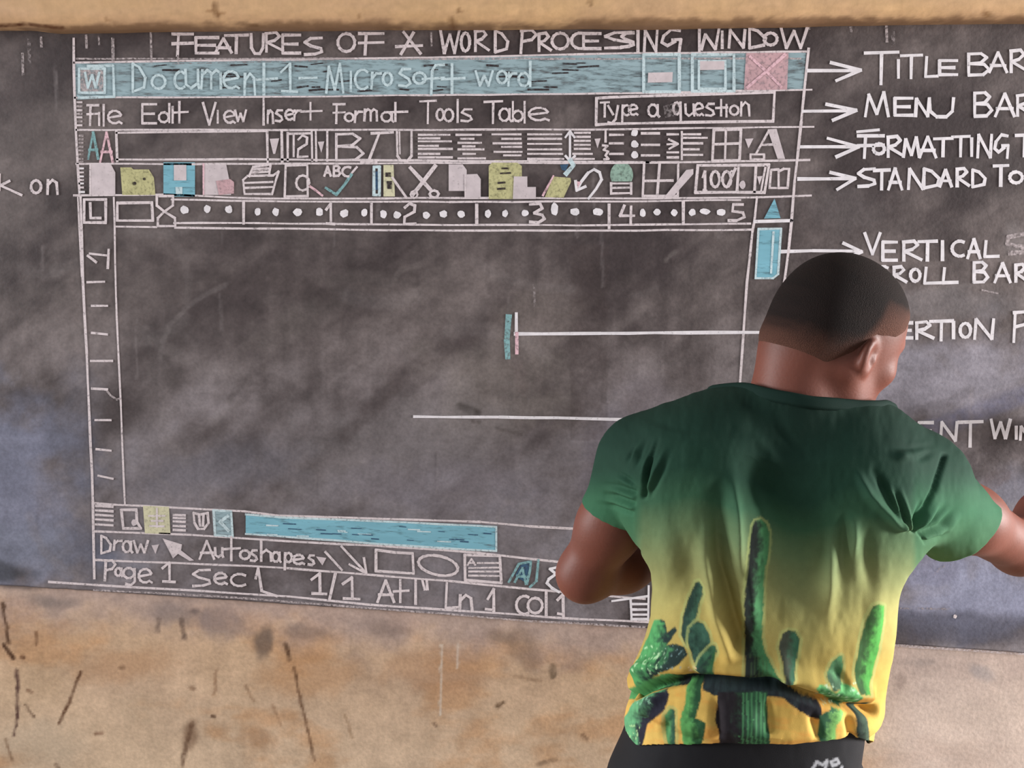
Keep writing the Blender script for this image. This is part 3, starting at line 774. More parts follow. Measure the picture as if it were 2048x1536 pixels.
VR = empty('vertical_ruler', (0, 0, 0), BOARD); VR['label'] = 'drawn ruler down the left side with a sideways 1'
c = icon('ruler_number', VR, 'sideways chalk-written 1'); c.lines('w', 5, S(182, 507, 220, 511), S(220, 499, 218, 536), S(178, 511, 195, 524)); c.done()
c = icon('chalk_streak', VR, 'small hooked chalk stroke'); c.line('f', S(217, 782, 224, 790, 236, 798, 244, 796), 4); c.done()
for x0, x1, y0, y1 in ((177, 211, 564, 563), (186, 217, 611, 611), (186, 217, 665, 668), (184, 227, 721, 721), (186, 217, 776, 778), (193, 224, 839, 839), (195, 224, 897, 900), (199, 228, 950, 956)):
    c = icon('ruler_dash', VR); c.line('w', [(x0, y0), (x1, y1)], 4.8); c.done()

# ---------------------------------------------------------------- scroll bar at the right
sb = Chalk(); sb.lvl = 1
sb.lines('w', 5, S(1513, 394, 1508, 441, 1504, 462, 1499, 511, 1493, 564, 1489, 620, 1478, 782, 1466, 900)); sb.lines('s', 6, S(1508, 443, 1583, 441))
SB = sb.obj('scroll_bar', BOARD, 'drawn vertical scroll bar behind the head')
c = icon('scroll_arrow', SB, 'blue chalk triangle pointing up'); c.fill('c', (1548, 397), (1560, 436), (1527, 437)); c.done()
c = icon('scroll_thumb', SB, 'upright blue chalk rectangle'); c.fill('c', (1516, 458), (1561, 457), (1555, 548), (1545, 556), (1510, 556)); c.lines('d', 4.5, S(1516, 458, 1561, 457, 1555, 548, 1545, 556, 1510, 556, 1516, 458), S(1546, 464, 1541, 545)); c.done()

# ---------------------------------------------------------------- pointers, leader lines and their captions
c = icon('insertion_mark', BOARD, 'teal and white upright chalk bar'); c.line('s', S(1033, 626, 1033, 665), 6.5); c.line('q', S(1034, 665, 1034, 706), 8); IM = c.done()
c = icon('chalk_streak', IM, 'teal chalk stroke'); c.line('t', S(1018, 630, 1014, 680, 1016, 716), 12); c.done()
c = icon('chalk_streak', BOARD, 'faint upright chalk streak'); c.line('g', S(1068, 570, 1070, 612), 5); c.done()
c = icon('leader_line', BOARD, 'white line from the teal bar to the head'); c.line('s', S(1030, 667, 1200, 666, 1530, 664, 1690, 663), 6.5); c.done()
c = icon('leader_line', BOARD, 'white line ending behind the shoulder'); c.line('s', S(829, 832, 1000, 833, 1290, 838, 1640, 846), 5.5); c.done()
for k, (a, h) in enumerate(((S(1614, 142, 1717, 142), S(1660, 126, 1720, 141, 1671, 162)), (S(1604, 223, 1707, 222), S(1651, 209, 1711, 221, 1664, 241)), (S(1600, 294, 1714, 294), S(1654, 277, 1716, 294, 1671, 314)),
                            (S(1595, 358, 1707, 357), S(1659, 345, 1709, 357, 1673, 379)), (S(1559, 503, 1625, 501, 1720, 502), S(1685, 486, 1722, 503, 1684, 520)))):
    c = icon('pointer_arrow', BOARD, 'white arrow pointing at the caption ' + ('TITLE BAR', 'MENU BAR', 'FORMATTING', 'STANDARD', 'VERTICAL')[k]); c.lines('s', 7, a, h); c.done()


def caption(lbl, *words):
    c = Chalk(); c.lvl = 1
    c.text('s', words[0][0], words[0][1], 6.5)
    o = c.obj('caption', BOARD, lbl)
    for s, b in words[1:]:
        word(o, s, b, 's', 6.5)
    return o


caption('white capital caption TITLE BAR', ('TITLE', [(1728, 1795, 105, 169), (1792, 1798, 121, 156), (1800, 1842, 111, 157), (1849, 1873, 115, 154), (1877, 1912, 122, 150)]), ('BAR', [(1935, 1976, 108, 151), (1976, 2011, 106, 145), (2018, 2052, 101, 145)]))
caption('white capital caption MENU BAR', ('MENU', [(1729, 1775, 185, 233), (1788, 1823, 197, 231), (1829, 1856, 198, 233), (1857, 1905, 197, 234)]), ('BAR', [(1947, 1981, 186, 233), (1988, 2026, 188, 233), (2031, 2062, 190, 232)]))
cf = caption('white capital caption FORMATTING', ('FORMATTING', [(1714, 1766, 272, 316), (1745, 1767, 288, 308), (1773, 1805, 273, 314), (1805, 1837, 275, 314), (1837, 1870, 274, 315), (1866, 1903, 277, 313), (1902, 1937, 273, 313), (1937, 1945, 277, 312), (1953, 1981, 270, 315), (1987, 2014, 270, 316)]), ('T', [(2029, 2064, 270, 313)]))
c = icon('chalk_word', cf, 'chalk stroke over the first letter', 1); c.line('s', S(1713, 264, 1756, 260), 5.5); c.done()
caption('white capital caption STANDARD', ('STANDARD', [(1715, 1748, 336, 373), (1746, 1778, 340, 379), (1775, 1802, 337, 379), (1815, 1847, 338, 378), (1846, 1876, 338, 376), (1877, 1901, 340, 373), (1911, 1936, 337, 373), (1943, 1968, 340, 374)]), ('TO', [(1985, 2014, 331, 372), (2017, 2042, 344, 366)]))
cv = caption('white capital caption VERTICAL SCROLL BAR', ('VERTICAL', [(1728, 1762, 466, 508), (1764, 1792, 484, 520), (1804, 1841, 482, 521), (1835, 1872, 482, 521), (1880, 1886, 482, 520), (1902, 1928, 482, 512), (1933, 1958, 478, 516), (1967, 1995, 482, 513)]),
             ('SCROLL', [(1716, 1742, 533, 566), (1750, 1776, 533, 566), (1785, 1811, 533, 565), (1819, 1838, 538, 562), (1847, 1880, 535, 566), (1884, 1913, 536, 565)]), ('BAR', [(1946, 1973, 524, 564), (1987, 2018, 526, 564), (2028, 2052, 528, 563)]))
c = icon('chalk_smear', cv, 'half-rubbed chalk letter', 1); c.lines('f', 9, S(2044, 468, 2014, 474, 2012, 488, 2044, 494, 2046, 504, 2016, 506)); c.done()
c = icon('chalk_streak', cv, 'faint short chalk stroke'); c.lines('f', 3.5, S(1962, 580, 1993, 586)); c.done()
caption('white capital caption at the right of the head', ('INSERTION', [(1712, 1718, 645, 676), (1732, 1756, 645, 676), (1766, 1790, 645, 676), (1802, 1823, 645, 675), (1830, 1865, 643, 677), (1858, 1904, 641, 680), (1902, 1908, 643, 676), (1918, 1939, 646, 674), (1947, 1985, 638, 677)]), ('P', [(2025, 2056, 623, 683)]))
caption('white capital caption above the right shoulder', ('DOCUMENT', [(1655, 1682, 842, 876), (1690, 1714, 843, 876), (1722, 1748, 843, 877), (1756, 1784, 843, 878), (1790, 1826, 845, 868), (1836, 1864, 844, 877), (1879, 1912, 843, 880), (1915, 1963, 842, 892)]), ('WIN', [(1980, 2018, 838, 875), (2026, 2034, 852, 876), (2038, 2060, 852, 878)]))
c = icon('side_note', BOARD, 'handwritten letters k on at the far left'); c.lines('w', 5.5, S(2, 349, 1, 380), S(22, 362, 4, 371, 46, 390)); c.text('w', 'on', [(65, 85, 361, 386), (98, 118, 360, 388)], 5.5); c.done()
for x, a, b, w in ((61, 80, 126, 7), (48, 108, 150, 5), (85, 76, 94, 5), (175, 72, 96, 6), (304, 64, 128, 4), (228, 78, 124, 6), (200, 74, 90, 4), (358, 112, 128, 4), (863, 66, 92, 4), (1771, 54, 84, 6), (1700, 56, 64, 5), (1784, 66, 92, 8), (1617, 30, 60, 2)):
    c = icon('chalk_streak', BOARD, 'faint upright chalk streak near the top'); c.line('f' if w < 7 else 'g', [(x, a), (x + 1, b)], w); c.done()
c = icon('chalk_streak', BOARD, 'faint curved chalk stroke below the arm'); c.line('g', S(1868, 1148, 1876, 1136, 1886, 1130), 4); c.done()
c = icon('chalk_streak', BOARD, 'faint level chalk stroke below the arm'); c.line('g', S(1800, 1214, 1900, 1216), 4); c.done()
c = icon('chalk_dot', BOARD); c.dot('w', 1908, 1231, 4); c.done()

# ---------------------------------------------------------------- lower bars
vb = Chalk(); vb.lvl = 1
vb.lines('w', 4.5, S(192, 1005, 233, 1008, 490, 1021, 560, 1030, 760, 1036, 960, 1042, 1060, 1051, 1150, 1056, 1300, 1062), S(192, 1061, 383, 1068, 473, 1074, 580, 1081, 802, 1093, 960, 1104, 1117, 1122, 1290, 1134))
VB = vb.obj('view_bar', BOARD, 'lower scroll row of the drawn window')
c = icon('text_lines_icon', VB)
for y in (1010, 1019, 1028, 1037, 1047):
    c.line('w', [(194, y), (228, y + 2)], 4.8)
c.done()
c = icon('page_icon', VB); c.line('w', S(245, 1018, 275, 1018, 276, 1042, 284, 1055, 249, 1055, 245, 1018), 5.5); c.dot('W', 271, 1043, 7); c.done()
c = icon('layout_icon', VB, 'pale yellow square with a face-like scribble'); c.fill('Y', (288, 1010), (340, 1012), (343, 1067), (292, 1065)); c.up(); c.lines('w', 4, S(300, 1030, 332, 1030), S(305, 1040, 328, 1040), S(302, 1050, 330, 1051), S(316, 1015, 316, 1052)); c.done()
c = icon('text_lines_icon', VB)
for y in (1028, 1034, 1041, 1050, 1058):
    c.line('w', [(349, y), (372, y + 1)], 4.8)
c.done()
c = icon('book_icon', VB, 'white shield-like book'); c.line('w', S(389, 1024, 402, 1028, 417, 1024, 419, 1044, 410, 1056, 398, 1056, 391, 1044, 389, 1024), 5); c.lines('w', 5, S(400, 1028, 402, 1050), S(409, 1028, 408, 1050)); c.done()
c = icon('arrow_button', VB, 'pale blue box with a left arrow'); c.fill('b', (429, 1019), (464, 1021), (467, 1071), (432, 1069)); c.line('d', S(429, 1019, 464, 1021, 467, 1071, 432, 1069, 429, 1019), 4.5); c.line('d', S(458, 1030, 442, 1042, 459, 1060), 6); c.done()
c = icon('scroll_thumb', VB, 'long light blue chalk bar'); c.fill('c', (493, 1027), (560, 1033), (760, 1041), (960, 1048), (993, 1052), (993, 1100), (806, 1089), (560, 1072), (493, 1066)); c.line('d', S(493, 1027, 560, 1033, 760, 1041, 993, 1052, 993, 1100, 806, 1089, 493, 1066), 4)
c.up()
for i in range(26):
    t = RNG.uniform(0, 1); x0 = 500 + 470 * t; y0 = 1032 + 22 * t + RNG.uniform(2, 34)
    c.line('B' if i % 3 else 'd', [(x0, y0), (x0 + RNG.uniform(10, 26), y0 + 1)], RNG.uniform(1.5, 3))
c.done()
dt = Chalk(); dt.lvl = 1
dt.line('w', S(192, 1118, 352, 1124, 570, 1134, 745, 1148, 900, 1160, 1056, 1176, 1290, 1196), 4.5)
DT = dt.obj('drawing_toolbar', BOARD, 'row with the words Draw and Autoshapes')
word(DT, 'Draw', [(205, 224, 1070, 1105), (230, 246, 1079, 1098), (248, 267, 1080, 1103), (270, 298, 1080, 1103)], w=5)
word(DT, 'Autoshapes', [(401, 430, 1080, 1116), (432, 448, 1094, 1112), (450, 482, 1072, 1119), (482, 501, 1099, 1116), (503, 516, 1098, 1120), (524, 544, 1080, 1120), (546, 563, 1102, 1122), (571, 586, 1104, 1137), (587, 610, 1108, 1126), (618, 630, 1108, 1128)], w=5)
c = icon('drop_arrow', DT); c.fill('W', (305, 1089), (320, 1087), (313, 1106)); c.done()
c = icon('drop_arrow', DT); c.fill('W', (633, 1111), (654, 1114), (646, 1129)); c.done()
c = icon('cursor_arrow', DT, 'solid white arrow'); c.fill('W', (327, 1075), (366, 1087), (364, 1099), (390, 1119), (381, 1120), (358, 1106), (348, 1115)); c.fill('w', (330, 1078), (364, 1088), (362, 1098), (348, 1112)); c.done()
c = icon('line_icon', DT); c.line('w', S(652, 1102, 685, 1138), 5); c.done()
c = icon('arrow_icon', DT); c.lines('w', 5, S(684, 1091, 734, 1145), S(700, 1127, 734, 1145, 729, 1114)); c.done()
c = icon('rectangle_icon', DT); c.line('w', S(753, 1098, 790, 1103, 826, 1105, 828, 1145, 753, 1140, 753, 1098), 5.5); c.done()
c = icon('ellipse_icon', DT); c.line('w', [(877 + 39 * math.cos(a) + 5 * math.sin(a), 1129 + 20 * math.sin(a) + 4 * math.cos(a)) for a in np.linspace(0, 6.283, 20)], 5.5); c.done()
c = icon('text_box_icon', DT, 'white box with letter A and lines'); c.line('w', S(930, 1108, 1000, 1110, 1003, 1164, 931, 1158, 930, 1108), 5.5); c.text('w', 'A', [(936, 951, 1116, 1128)], 4); c.lines('w', 3.8, S(955, 1124, 998, 1124), S(938, 1134, 998, 1133), S(938, 1141, 1000, 1141), S(938, 1149, 1000, 1150)); c.done()
c = icon('lettering_icon', DT, 'slanted blue letter A'); c.fill('B', (1030, 1150), (1045, 1122), (1064, 1124), (1056, 1166)); c.lines('t', 5, S(1018, 1162, 1038, 1126, 1062, 1121, 1060, 1140, 1054, 1166), S(1030, 1162, 1045, 1134, 1052, 1166), S(1034, 1150, 1056, 1152), S(1077, 1118, 1073, 1160, 1060, 1172)); c.done()
c = icon('scribble_icon', DT, 'white curly mark by the elbow'); c.lines('s', 5.5, S(1117, 1132, 1100, 1136, 1112, 1146, 1098, 1156, 1094, 1164, 1104, 1174, 1118, 1182)); c.done()
sbar = Chalk(); sbar.lvl = 1
sbar.line('w', S(100, 1162, 192, 1168, 352, 1177, 580, 1191, 736, 1207, 960, 1222, 1156, 1236, 1298, 1242, 1420, 1252), 4.5)
SBR = sbar.obj('status_bar', BOARD, 'lowest row of writing on the board')
c = icon('divider_line', SBR, 'second chalk line along the lower rim'); c.line('f', S(190, 1178, 420, 1190, 640, 1206, 900, 1226, 1060, 1240, 1290, 1252), 4); c.done()
c = icon('divider_line', SBR, 'chalk line along the lower rim right of the shirt'); c.line('f', S(1700, 1282, 1840, 1292, 2048, 1306), 5); c.done()
word(SBR, 'Page', [(212, 233, 1119, 1159), (233, 247, 1134, 1150), (249, 275, 1134, 1168), (279, 306, 1136, 1163)], w=5)
word(SBR, '1', [(324, 352, 1123, 1162)], w=5, label='first chalk-written 1')
word(SBR, 'Sec', [(388, 422, 1136, 1170), (430, 456, 1144, 1166), (463, 492, 1146, 1170)], w=5)
c = icon('chalk_word', SBR, 'chalk-written 1 with a long foot'); c.line('w', S(513, 1155, 518, 1134, 525, 1180, 555, 1190), 5.5); c.done()
word(SBR, '1/1', [(621, 654, 1145, 1186), (660, 672, 1145, 1198), (683, 720, 1153, 1196)], w=5.5)
word(SBR, 'At', [(756, 789, 1159, 1202), (788, 818, 1158, 1202)], w=5.5)
word(SBR, 'I"', [(829, 835, 1159, 1206), (842, 858, 1157, 1177)], w=5.5, label='chalk-written 1 with inch marks')
word(SBR, 'Ln', [(892, 916, 1164, 1214), (920, 945, 1188, 1220)], w=5.5)
c = icon('chalk_word', SBR, 'chalk-written 1 after Ln'); c.lines('w', 5.5, S(976, 1196, 988, 1176, 988, 1222), S(972, 1216, 988, 1218)); c.done()
word(SBR, 'Col', [(1033, 1060, 1190, 1226), (1056, 1085, 1194, 1224), (1088, 1097, 1182, 1230)], w=5.5)
c = icon('chalk_word', SBR, 'chalk-written 1 beside the elbow'); c.lines('w', 5.5, S(1115, 1198, 1126, 1187, 1127, 1234), S(1116, 1225, 1127, 1227)); c.done()
c = icon('note_icon', SBR, 'small ladder-like mark beside the shirt')
c.lines('s', 4.5, S(1261, 1198, 1263, 1238), S(1297, 1170, 1296, 1238), S(1224, 1200, 1297, 1190))
for y in (1206, 1217, 1227, 1236):
    c.line('s', [(1262, y), (1295, y)], 5)
c.done()
# ---------------------------------------------------------------- signed-distance modelling kit
class Field:
    def __init__(self, lo, hi, h):
        self.lo = np.array(lo, float); self.h = h
        self.n = np.ceil((np.array(hi) - lo) / h).astype(int) + 1
        self.A = np.full(self.n, 0.25, np.float32)

    def box(self, lo, hi):
        a = np.clip(np.floor((np.array(lo) - self.lo) / self.h).astype(int), 0, self.n - 1)
        b = np.clip(np.ceil((np.array(hi) - self.lo) / self.h).astype(int) + 1, 1, self.n)
        sl = tuple(slice(i, j) for i, j in zip(a, b))
        ax = [self.lo[k] + self.h * np.arange(a[k], b[k]) for k in range(3)]
        X = ax[0][:, None, None].astype(np.float32); Y = ax[1][None, :, None].astype(np.float32); Z = ax[2][None, None, :].astype(np.float32)
        return sl, X, Y, Z

    def mix(self, sl, d, k, sub=False):
        a = self.A[sl]
        if sub:
            d = -d
            h = np.clip(0.5 - 0.5 * (d - a) / k, 0, 1)
            self.A[sl] = a * h + d * (1 - h) + k * h * (1 - h)
            self.A[sl] = np.maximum(self.A[sl], a)
        else:
            h = np.clip(0.5 + 0.5 * (d - a) / k, 0, 1)
            self.A[sl] = a * h + d * (1 - h) - k * h * (1 - h)

    def cone(self, a, b, ra, rb, k=0.02, sub=False):
        a = np.array(a, float); b = np.array(b, float)
        m = max(ra, rb) + k + 0.02
        sl, X, Y, Z = self.box(np.minimum(a, b) - m, np.maximum(a, b) + m)
        ab = b - a
        t = np.clip(((X - a[0]) * ab[0] + (Y - a[1]) * ab[1] + (Z - a[2]) * ab[2]) / (ab @ ab + 1e-9), 0, 1)
        d = np.sqrt((X - a[0] - t * ab[0]) ** 2 + (Y - a[1] - t * ab[1]) ** 2 + (Z - a[2] - t * ab[2]) ** 2) - (ra + (rb - ra) * t)
        self.mix(sl, d, k, sub)

    def ell(self, c, r, R=None, k=0.02, sub=False):
        c = np.array(c, float); r = np.array(r, float)
        m = r.max() + k + 0.02
        sl, X, Y, Z = self.box(c - m, c + m)
        x, y, z = X - c[0], Y - c[1], Z - c[2]
        if R is not None:
            x, y, z = (R[0, j] * x + R[1, j] * y + R[2, j] * z for j in range(3))
        k0 = np.sqrt((x / r[0]) ** 2 + (y / r[1]) ** 2 + (z / r[2]) ** 2) + 1e-6
        k1 = np.sqrt((x / r[0] ** 2) ** 2 + (y / r[1] ** 2) ** 2 + (z / r[2] ** 2) ** 2) + 1e-6
        self.mix(sl, k0 * (k0 - 1) / k1, k, sub)

    def stack(self, secs, k=0.03, p=2.3, inset=0.0):
        """body of elliptical sections: rows of (z, cx, cy, a, b), z rising"""
        s = np.array(sorted(secs))
        s[:, 3:] -= inset
        m = s[:, 3:].max() + k + 0.02
        sl, X, Y, Z = self.box((s[:, 1].min() - m, s[:, 2].min() - m, s[0, 0] - 0.02 - k), (s[:, 1].max() + m, s[:, 2].max() + m, s[-1, 0] + 0.02 + k))
        z = Z.ravel()
        cx, cy, a, b = (np.interp(z, s[:, 0], s[:, j])[None, None, :].astype(np.float32) for j in (1, 2, 3, 4))
        u, v = np.abs(X - cx) / a, np.abs(Y - cy) / b
        q = (u ** p + v ** p) ** (1 / p) + 1e-6
        d = (q - 1) * (a * b) / np.sqrt((b * u / q) ** 2 + (a * v / q) ** 2 + 1e-9) * 0.9
        d = np.maximum(d, np.maximum(s[0, 0] - Z, Z - s[-1, 0]))
        self.mix(sl, d, k)

    def nets(self):
        A = self.A; neg = A < 0
        c = neg[:-1, :-1, :-1].copy(); al = c.copy()
        offs = [(i, j, k) for i in (0, 1) for j in (0, 1) for k in (0, 1)]
        n = np.array(A.shape) - 1
        view = lambda M, o: M[o[0]:o[0] + n[0], o[1]:o[1] + n[1], o[2]:o[2] + n[2]]
        for o in offs[1:]:
            c |= view(neg, o); al &= view(neg, o)
        cells = np.argwhere(c & ~al)
        idx = np.full(c.shape, -1, np.int32); idx[tuple(cells.T)] = np.arange(len(cells))
        val = {o: A[tuple((cells + o).T)].astype(float) for o in offs}
        P = np.zeros((len(cells), 3)); W = np.zeros(len(cells))
        for o in offs:
            for ax in range(3):
                if o[ax]:
                    continue
                o2 = list(o); o2[ax] = 1; o2 = tuple(o2)
                a, b = val[o], val[o2]
                m = (a < 0) != (b < 0)
                t = np.where(m, a / np.where(m, a - b, 1), 0)
                q = np.tile(np.array(o, float), (len(cells), 1)); q[:, ax] += t
                P[m] += q[m]; W[m] += 1
        V = self.lo + self.h * (cells + P / W[:, None])
        Q = []
        for ax in range(3):
            u, v = (ax + 1) % 3, (ax + 2) % 3
            s1 = [slice(None)] * 3; s2 = [slice(None)] * 3
            s1[ax] = slice(0, -1); s2[ax] = slice(1, None)
            for s in (s1, s2):
                for w in (u, v):
                    s[w] = slice(1, -1)
            e1, e2 = neg[tuple(s1)], neg[tuple(s2)]
            for flip, m in ((False, e1 & ~e2), (True, ~e1 & e2)):
                e = np.argwhere(m)
                for w in (u, v):
                    e[:, w] += 1
                def at(du, dv):
                    g = e.copy(); g[:, u] -= du; g[:, v] -= dv
                    return idx[tuple(g.T)]
                q = np.stack([at(1, 1), at(0, 1), at(0, 0), at(1, 0)], -1)
                Q.append(q[:, ::-1] if flip else q)
        Q = np.concatenate(Q)
        return V, Q[(Q >= 0).all(1)]


def normals(V, Q):
    n = np.cross(V[Q[:, 2]] - V[Q[:, 0]], V[Q[:, 3]] - V[Q[:, 1]])
    N = np.zeros_like(V)
    for j in range(4):
        np.add.at(N, Q[:, j], n)
    return N / (np.linalg.norm(N, axis=1, keepdims=True) + 1e-12)


def relax(V, Q, it=2, w=0.5):
    for _ in range(it):
        S_ = np.zeros_like(V); n = np.zeros(len(V))
        for j in range(4):
            for k in (1, 3):
                np.add.at(S_, Q[:, j], V[Q[:, (j + k) % 4]]); np.add.at(n, Q[:, j], 1)
        V = V + w * (S_ / np.maximum(n, 1)[:, None] - V)
    return V


def subdivide(V, Q):
    E = np.sort(np.stack([Q, np.roll(Q, -1, 1)], -1).reshape(-1, 2), 1)
    key = E[:, 0].astype(np.int64) * len(V) + E[:, 1]
    uq, inv = np.unique(key, return_inverse=True)
    ev = np.stack([uq // len(V), uq % len(V)], -1)
    n0 = len(V); ne = len(uq)
    V2 = np.vstack([V, V[ev].mean(1), V[Q].mean(1)])
    em = n0 + inv.reshape(-1, 4)
    fc = n0 + ne + np.arange(len(Q))
    Q2 = np.concatenate([np.stack([Q[:, j], em[:, j], fc, em[:, (j - 1) % 4]], -1) for j in range(4)])
    return V2, Q2


def trim_sheet(V, Q, cfun, h):
    """keep the part of a surface where cfun < 0, with its rim drawn onto cfun = 0"""
    c = cfun(V)
    keep = (c[Q] < 0).any(1)
    Q = Q[keep]
    used = np.unique(Q)
    mp = np.full(len(V), -1); mp[used] = np.arange(len(used))
    V, Q = V[used].copy(), mp[Q]
    for _ in range(4):
        c = cfun(V); m = c > 0
        if not m.any():
            break
        g = np.stack([(cfun(V[m] + d) - cfun(V[m] - d)) / (2 * h * 0.3) for d in np.eye(3) * h * 0.3], -1)
        g2 = (g * g).sum(1, keepdims=True) + 1e-9
        st = -c[m][:, None] * g / g2
        L = np.linalg.norm(st, axis=1, keepdims=True)
        V[m] += st * np.minimum(1, 1.6 * h / (L + 1e-9))
    return V, Q


# ---------------------------------------------------------------- the teacher: pose read off the photo
def pt(px, py, Y):
    return U(px, py, Y)


YB = -0.490                                         # depth of the spine
rows_px = [(905, 1330, 1790, .085, -.004), (960, 1296, 1806, .112, 0), (1010, 1288, 1812, .120, 0), (1060, 1289, 1810, .123, 0), (1120, 1298, 1796, .121, 0), (1200, 1303, 1787, .116, .0),
           (1260, 1300, 1780, .114, 0), (1310, 1288, 1771, .116, 0), (1345, 1272, 1762, .121, -.004), (1370, 1260, 1758, .128, -.008),
           (1388, 1252, 1756, .125, -.004), (1404, 1264, 1744, .120, 0), (1450, 1250, 1738, .122, 0), (1500, 1242, 1730, .124, 0), (1540, 1238, 1728, .125, 0)]
SEC = []
for y, xl, xr, b, dy in rows_px:
    a_, b_ = pt(xl, y, YB), pt(xr, y, YB)
    SEC.append(((a_[2] + b_[2]) / 2, (a_[0] + b_[0]) / 2, YB + dy, (b_[0] - a_[0]) / 2, b))
HEM_L, HEM_R = pt(1240, 1492, YB - .12), pt(1722, 1476, YB - .12)
HEM_L2, HEM_R2 = pt(1240, 1490, YB), pt(1726, 1494, YB)

SH_L, EL_L, WR_L = pt(1284, 925, YB + .015), pt(1170, 1148, YB + .050), pt(1372, 1092, YB + .215)
SH_R, EL_R, WR_R = pt(1828, 970, YB), pt(2036, 1096, YB + .155), pt(2190, 930, -.150)
CU_L, CU_R = pt(1233, 1026, YB + .035), pt(1930, 1062, YB + .075)
HEADC = pt(1660, 694, YB + .02)
NECK = pt(1594, 830, YB)
HSH = np.array([1.0, .90, 1.0])
HS = .975                                            # head size


def rot(yaw, pitch, roll):
    y, p, r = map(math.radians, (yaw, pitch, roll))
    Rz = np.array([[math.cos(y), math.sin(y), 0], [-math.sin(y), math.cos(y), 0], [0, 0, 1]])   # +yaw turns the face to the right
    Rx = np.array([[1, 0, 0], [0, math.cos(p), math.sin(p)], [0, -math.sin(p), math.cos(p)]])   # +pitch lowers the chin
    Ry = np.array([[math.cos(r), 0, math.sin(r)], [0, 1, 0], [-math.sin(r), 0, math.cos(r)]])   # +roll tips the crown to the right
    return Rz @ Rx @ Ry


HR_ = rot(64, 24, 0)


def hp(x, y, z):
    return HEADC + HR_ @ (np.array([x, y, z]) * HS * HSH)


def hloc(V):
    return (V - HEADC) @ HR_ / HS / HSH


def skull(Fd, grow=0.0):
    for c, r, k in (((0, -.014, .046), (.079, .099, .086), .01), ((0, .020, .040), (.073, .078, .076), .03), ((0, -.050, .010), (.064, .056, .060), .03)):
        Fd.ell(hp(*c), np.array(r) * HS * HSH + grow, HR_, k)


def hand(Fd, wrist, to, palm_n, curl, thumb_side, spread=0.35):
    """palm, four fingers of unequal length bent at the knuckles, and a thumb leaving the side of the palm"""
    f = to / np.linalg.norm(to)
    n = palm_n - (palm_n @ f) * f; n /= np.linalg.norm(n)
    s = np.cross(f, n) * thumb_side                        # towards the thumb
    c = wrist + f * 0.052
    R = np.stack([s, f, n], 1)
    Fd.cone(wrist, wrist + f * .03, .027, .028, .02)
    Fd.ell(c, (.041, .054, .0165), R, .014)
    for i, (o, ln, w) in enumerate(((.029, .074, .0088), (.010, .083, .0092), (-.009, .077, .0088), (-.027, .060, .0078))):
        base = c + f * (.040 - .004 * abs(i - 1)) + s * o
        ang = 0.15 + curl * (0.9 + 0.12 * i)
        p = base; a = 0.0
        for seg, fr in enumerate((.45, .32, .23)):
            a += ang * (1.0, .95, .6)[seg]
            d = f * math.cos(a) + n * math.sin(a) + s * (spread * o * 4)
            q = p + d / np.linalg.norm(d) * ln * fr
            Fd.cone(p, q, w, w * .92, .004)
            p = q; w *= .93
    b0 = c + s * .030 - f * .022 + n * .004
    b1 = b0 + s * .026 + f * .026 + n * .012
    b2 = b1 + f * .030 + n * (.010 + .014 * curl) - s * .004
    b3 = b2 + f * .022 + n * .012 * curl - s * .008
    Fd.cone(b0, b1, .0145, .012, .012); Fd.cone(b1, b2, .0115, .0100, .004); Fd.cone(b2, b3, .0100, .0082, .004)


PEL = np.array([(pt(1484, 1500, YB))[0], YB, 0.98])
HIP = {s: PEL + np.array([s * .092, .0, -.06]) for s in (-1, 1)}
KNE = {-1: PEL + np.array([-.115, .035, -.47]), 1: PEL + np.array([.110, .02, -.47])}
ANK = {-1: np.array([PEL[0] - .125, YB - .02, .085]), 1: np.array([PEL[0] + .125, YB - .03, .085])}

def neck_parts(Fd, g):
    """neck and the slopes of the shoulders; g = how far outside the skin"""
    Fd.cone(NECK + (0, .01, -.02), SH_L + (.02, 0, .0), .056 + g, .050 + g, .05)
    Fd.cone(NECK + (.02, .01, -.02), SH_R + (-.02, 0, .0), .058 + g, .054 + g, .05)
    Fd.cone(NECK + (0.005, .005, -.05), hp(0, -.030, -.040), .063 + g, .055 + g, .03)
    Fd.cone(NECK + (.030, .040, -.04), hp(.0, .010, -.060), .056 + g, .048 + g, .03)
    Fd.cone(pt(1578, 850, YB - .02), hp(-.01, -.055, -.030), .055 + g, .044 + g, .03)


Hres = 0.0038
B_ = Field((EL_L[0] - .09, YB - .26, -.01), (WR_R[0] + .16, .01, HEADC[2] + .19), Hres)
# trunk
B_.stack([s for s in SEC], .02, 2.3, 0.025)
B_.ell(PEL + (0, -.004, .0), (.158, .104, .110), None, .04)
# neck: from between the shoulders to the base of the skull
neck_parts(B_, 0.0)
# arms
B_.ell(SH_L, (.056, .056, .060), None, .03); B_.ell(SH_R, (.060, .060, .062), None, .03)
ml = SH_L + (EL_L - SH_L) * .55
B_.cone(SH_L, ml, .048, .0455, .03); B_.cone(ml, EL_L, .0455, .0385, .03)
B_.cone(EL_L, EL_L + (WR_L - EL_L) * .35, .0405, .0425, .025); B_.cone(EL_L + (WR_L - EL_L) * .35, WR_L, .0425, .0275, .025)
mr_ = SH_R + (EL_R - SH_R) * .5
B_.cone(SH_R, mr_, .054, .0465, .03); B_.cone(mr_, EL_R, .0465, .0400, .03)
B_.cone(EL_R, EL_R + (WR_R - EL_R) * .35, .0410, .0425, .02); B_.cone(EL_R + (WR_R - EL_R) * .35, WR_R, .0425, .0275, .02)
hand(B_, WR_L, np.array([.8, .15, -.15]), np.array([.1, -1, -.2]), .75, 1)
hand(B_, WR_R, np.array([.05, .62, .50]), np.array([-.6, -.1, -.8]), .55, -1)
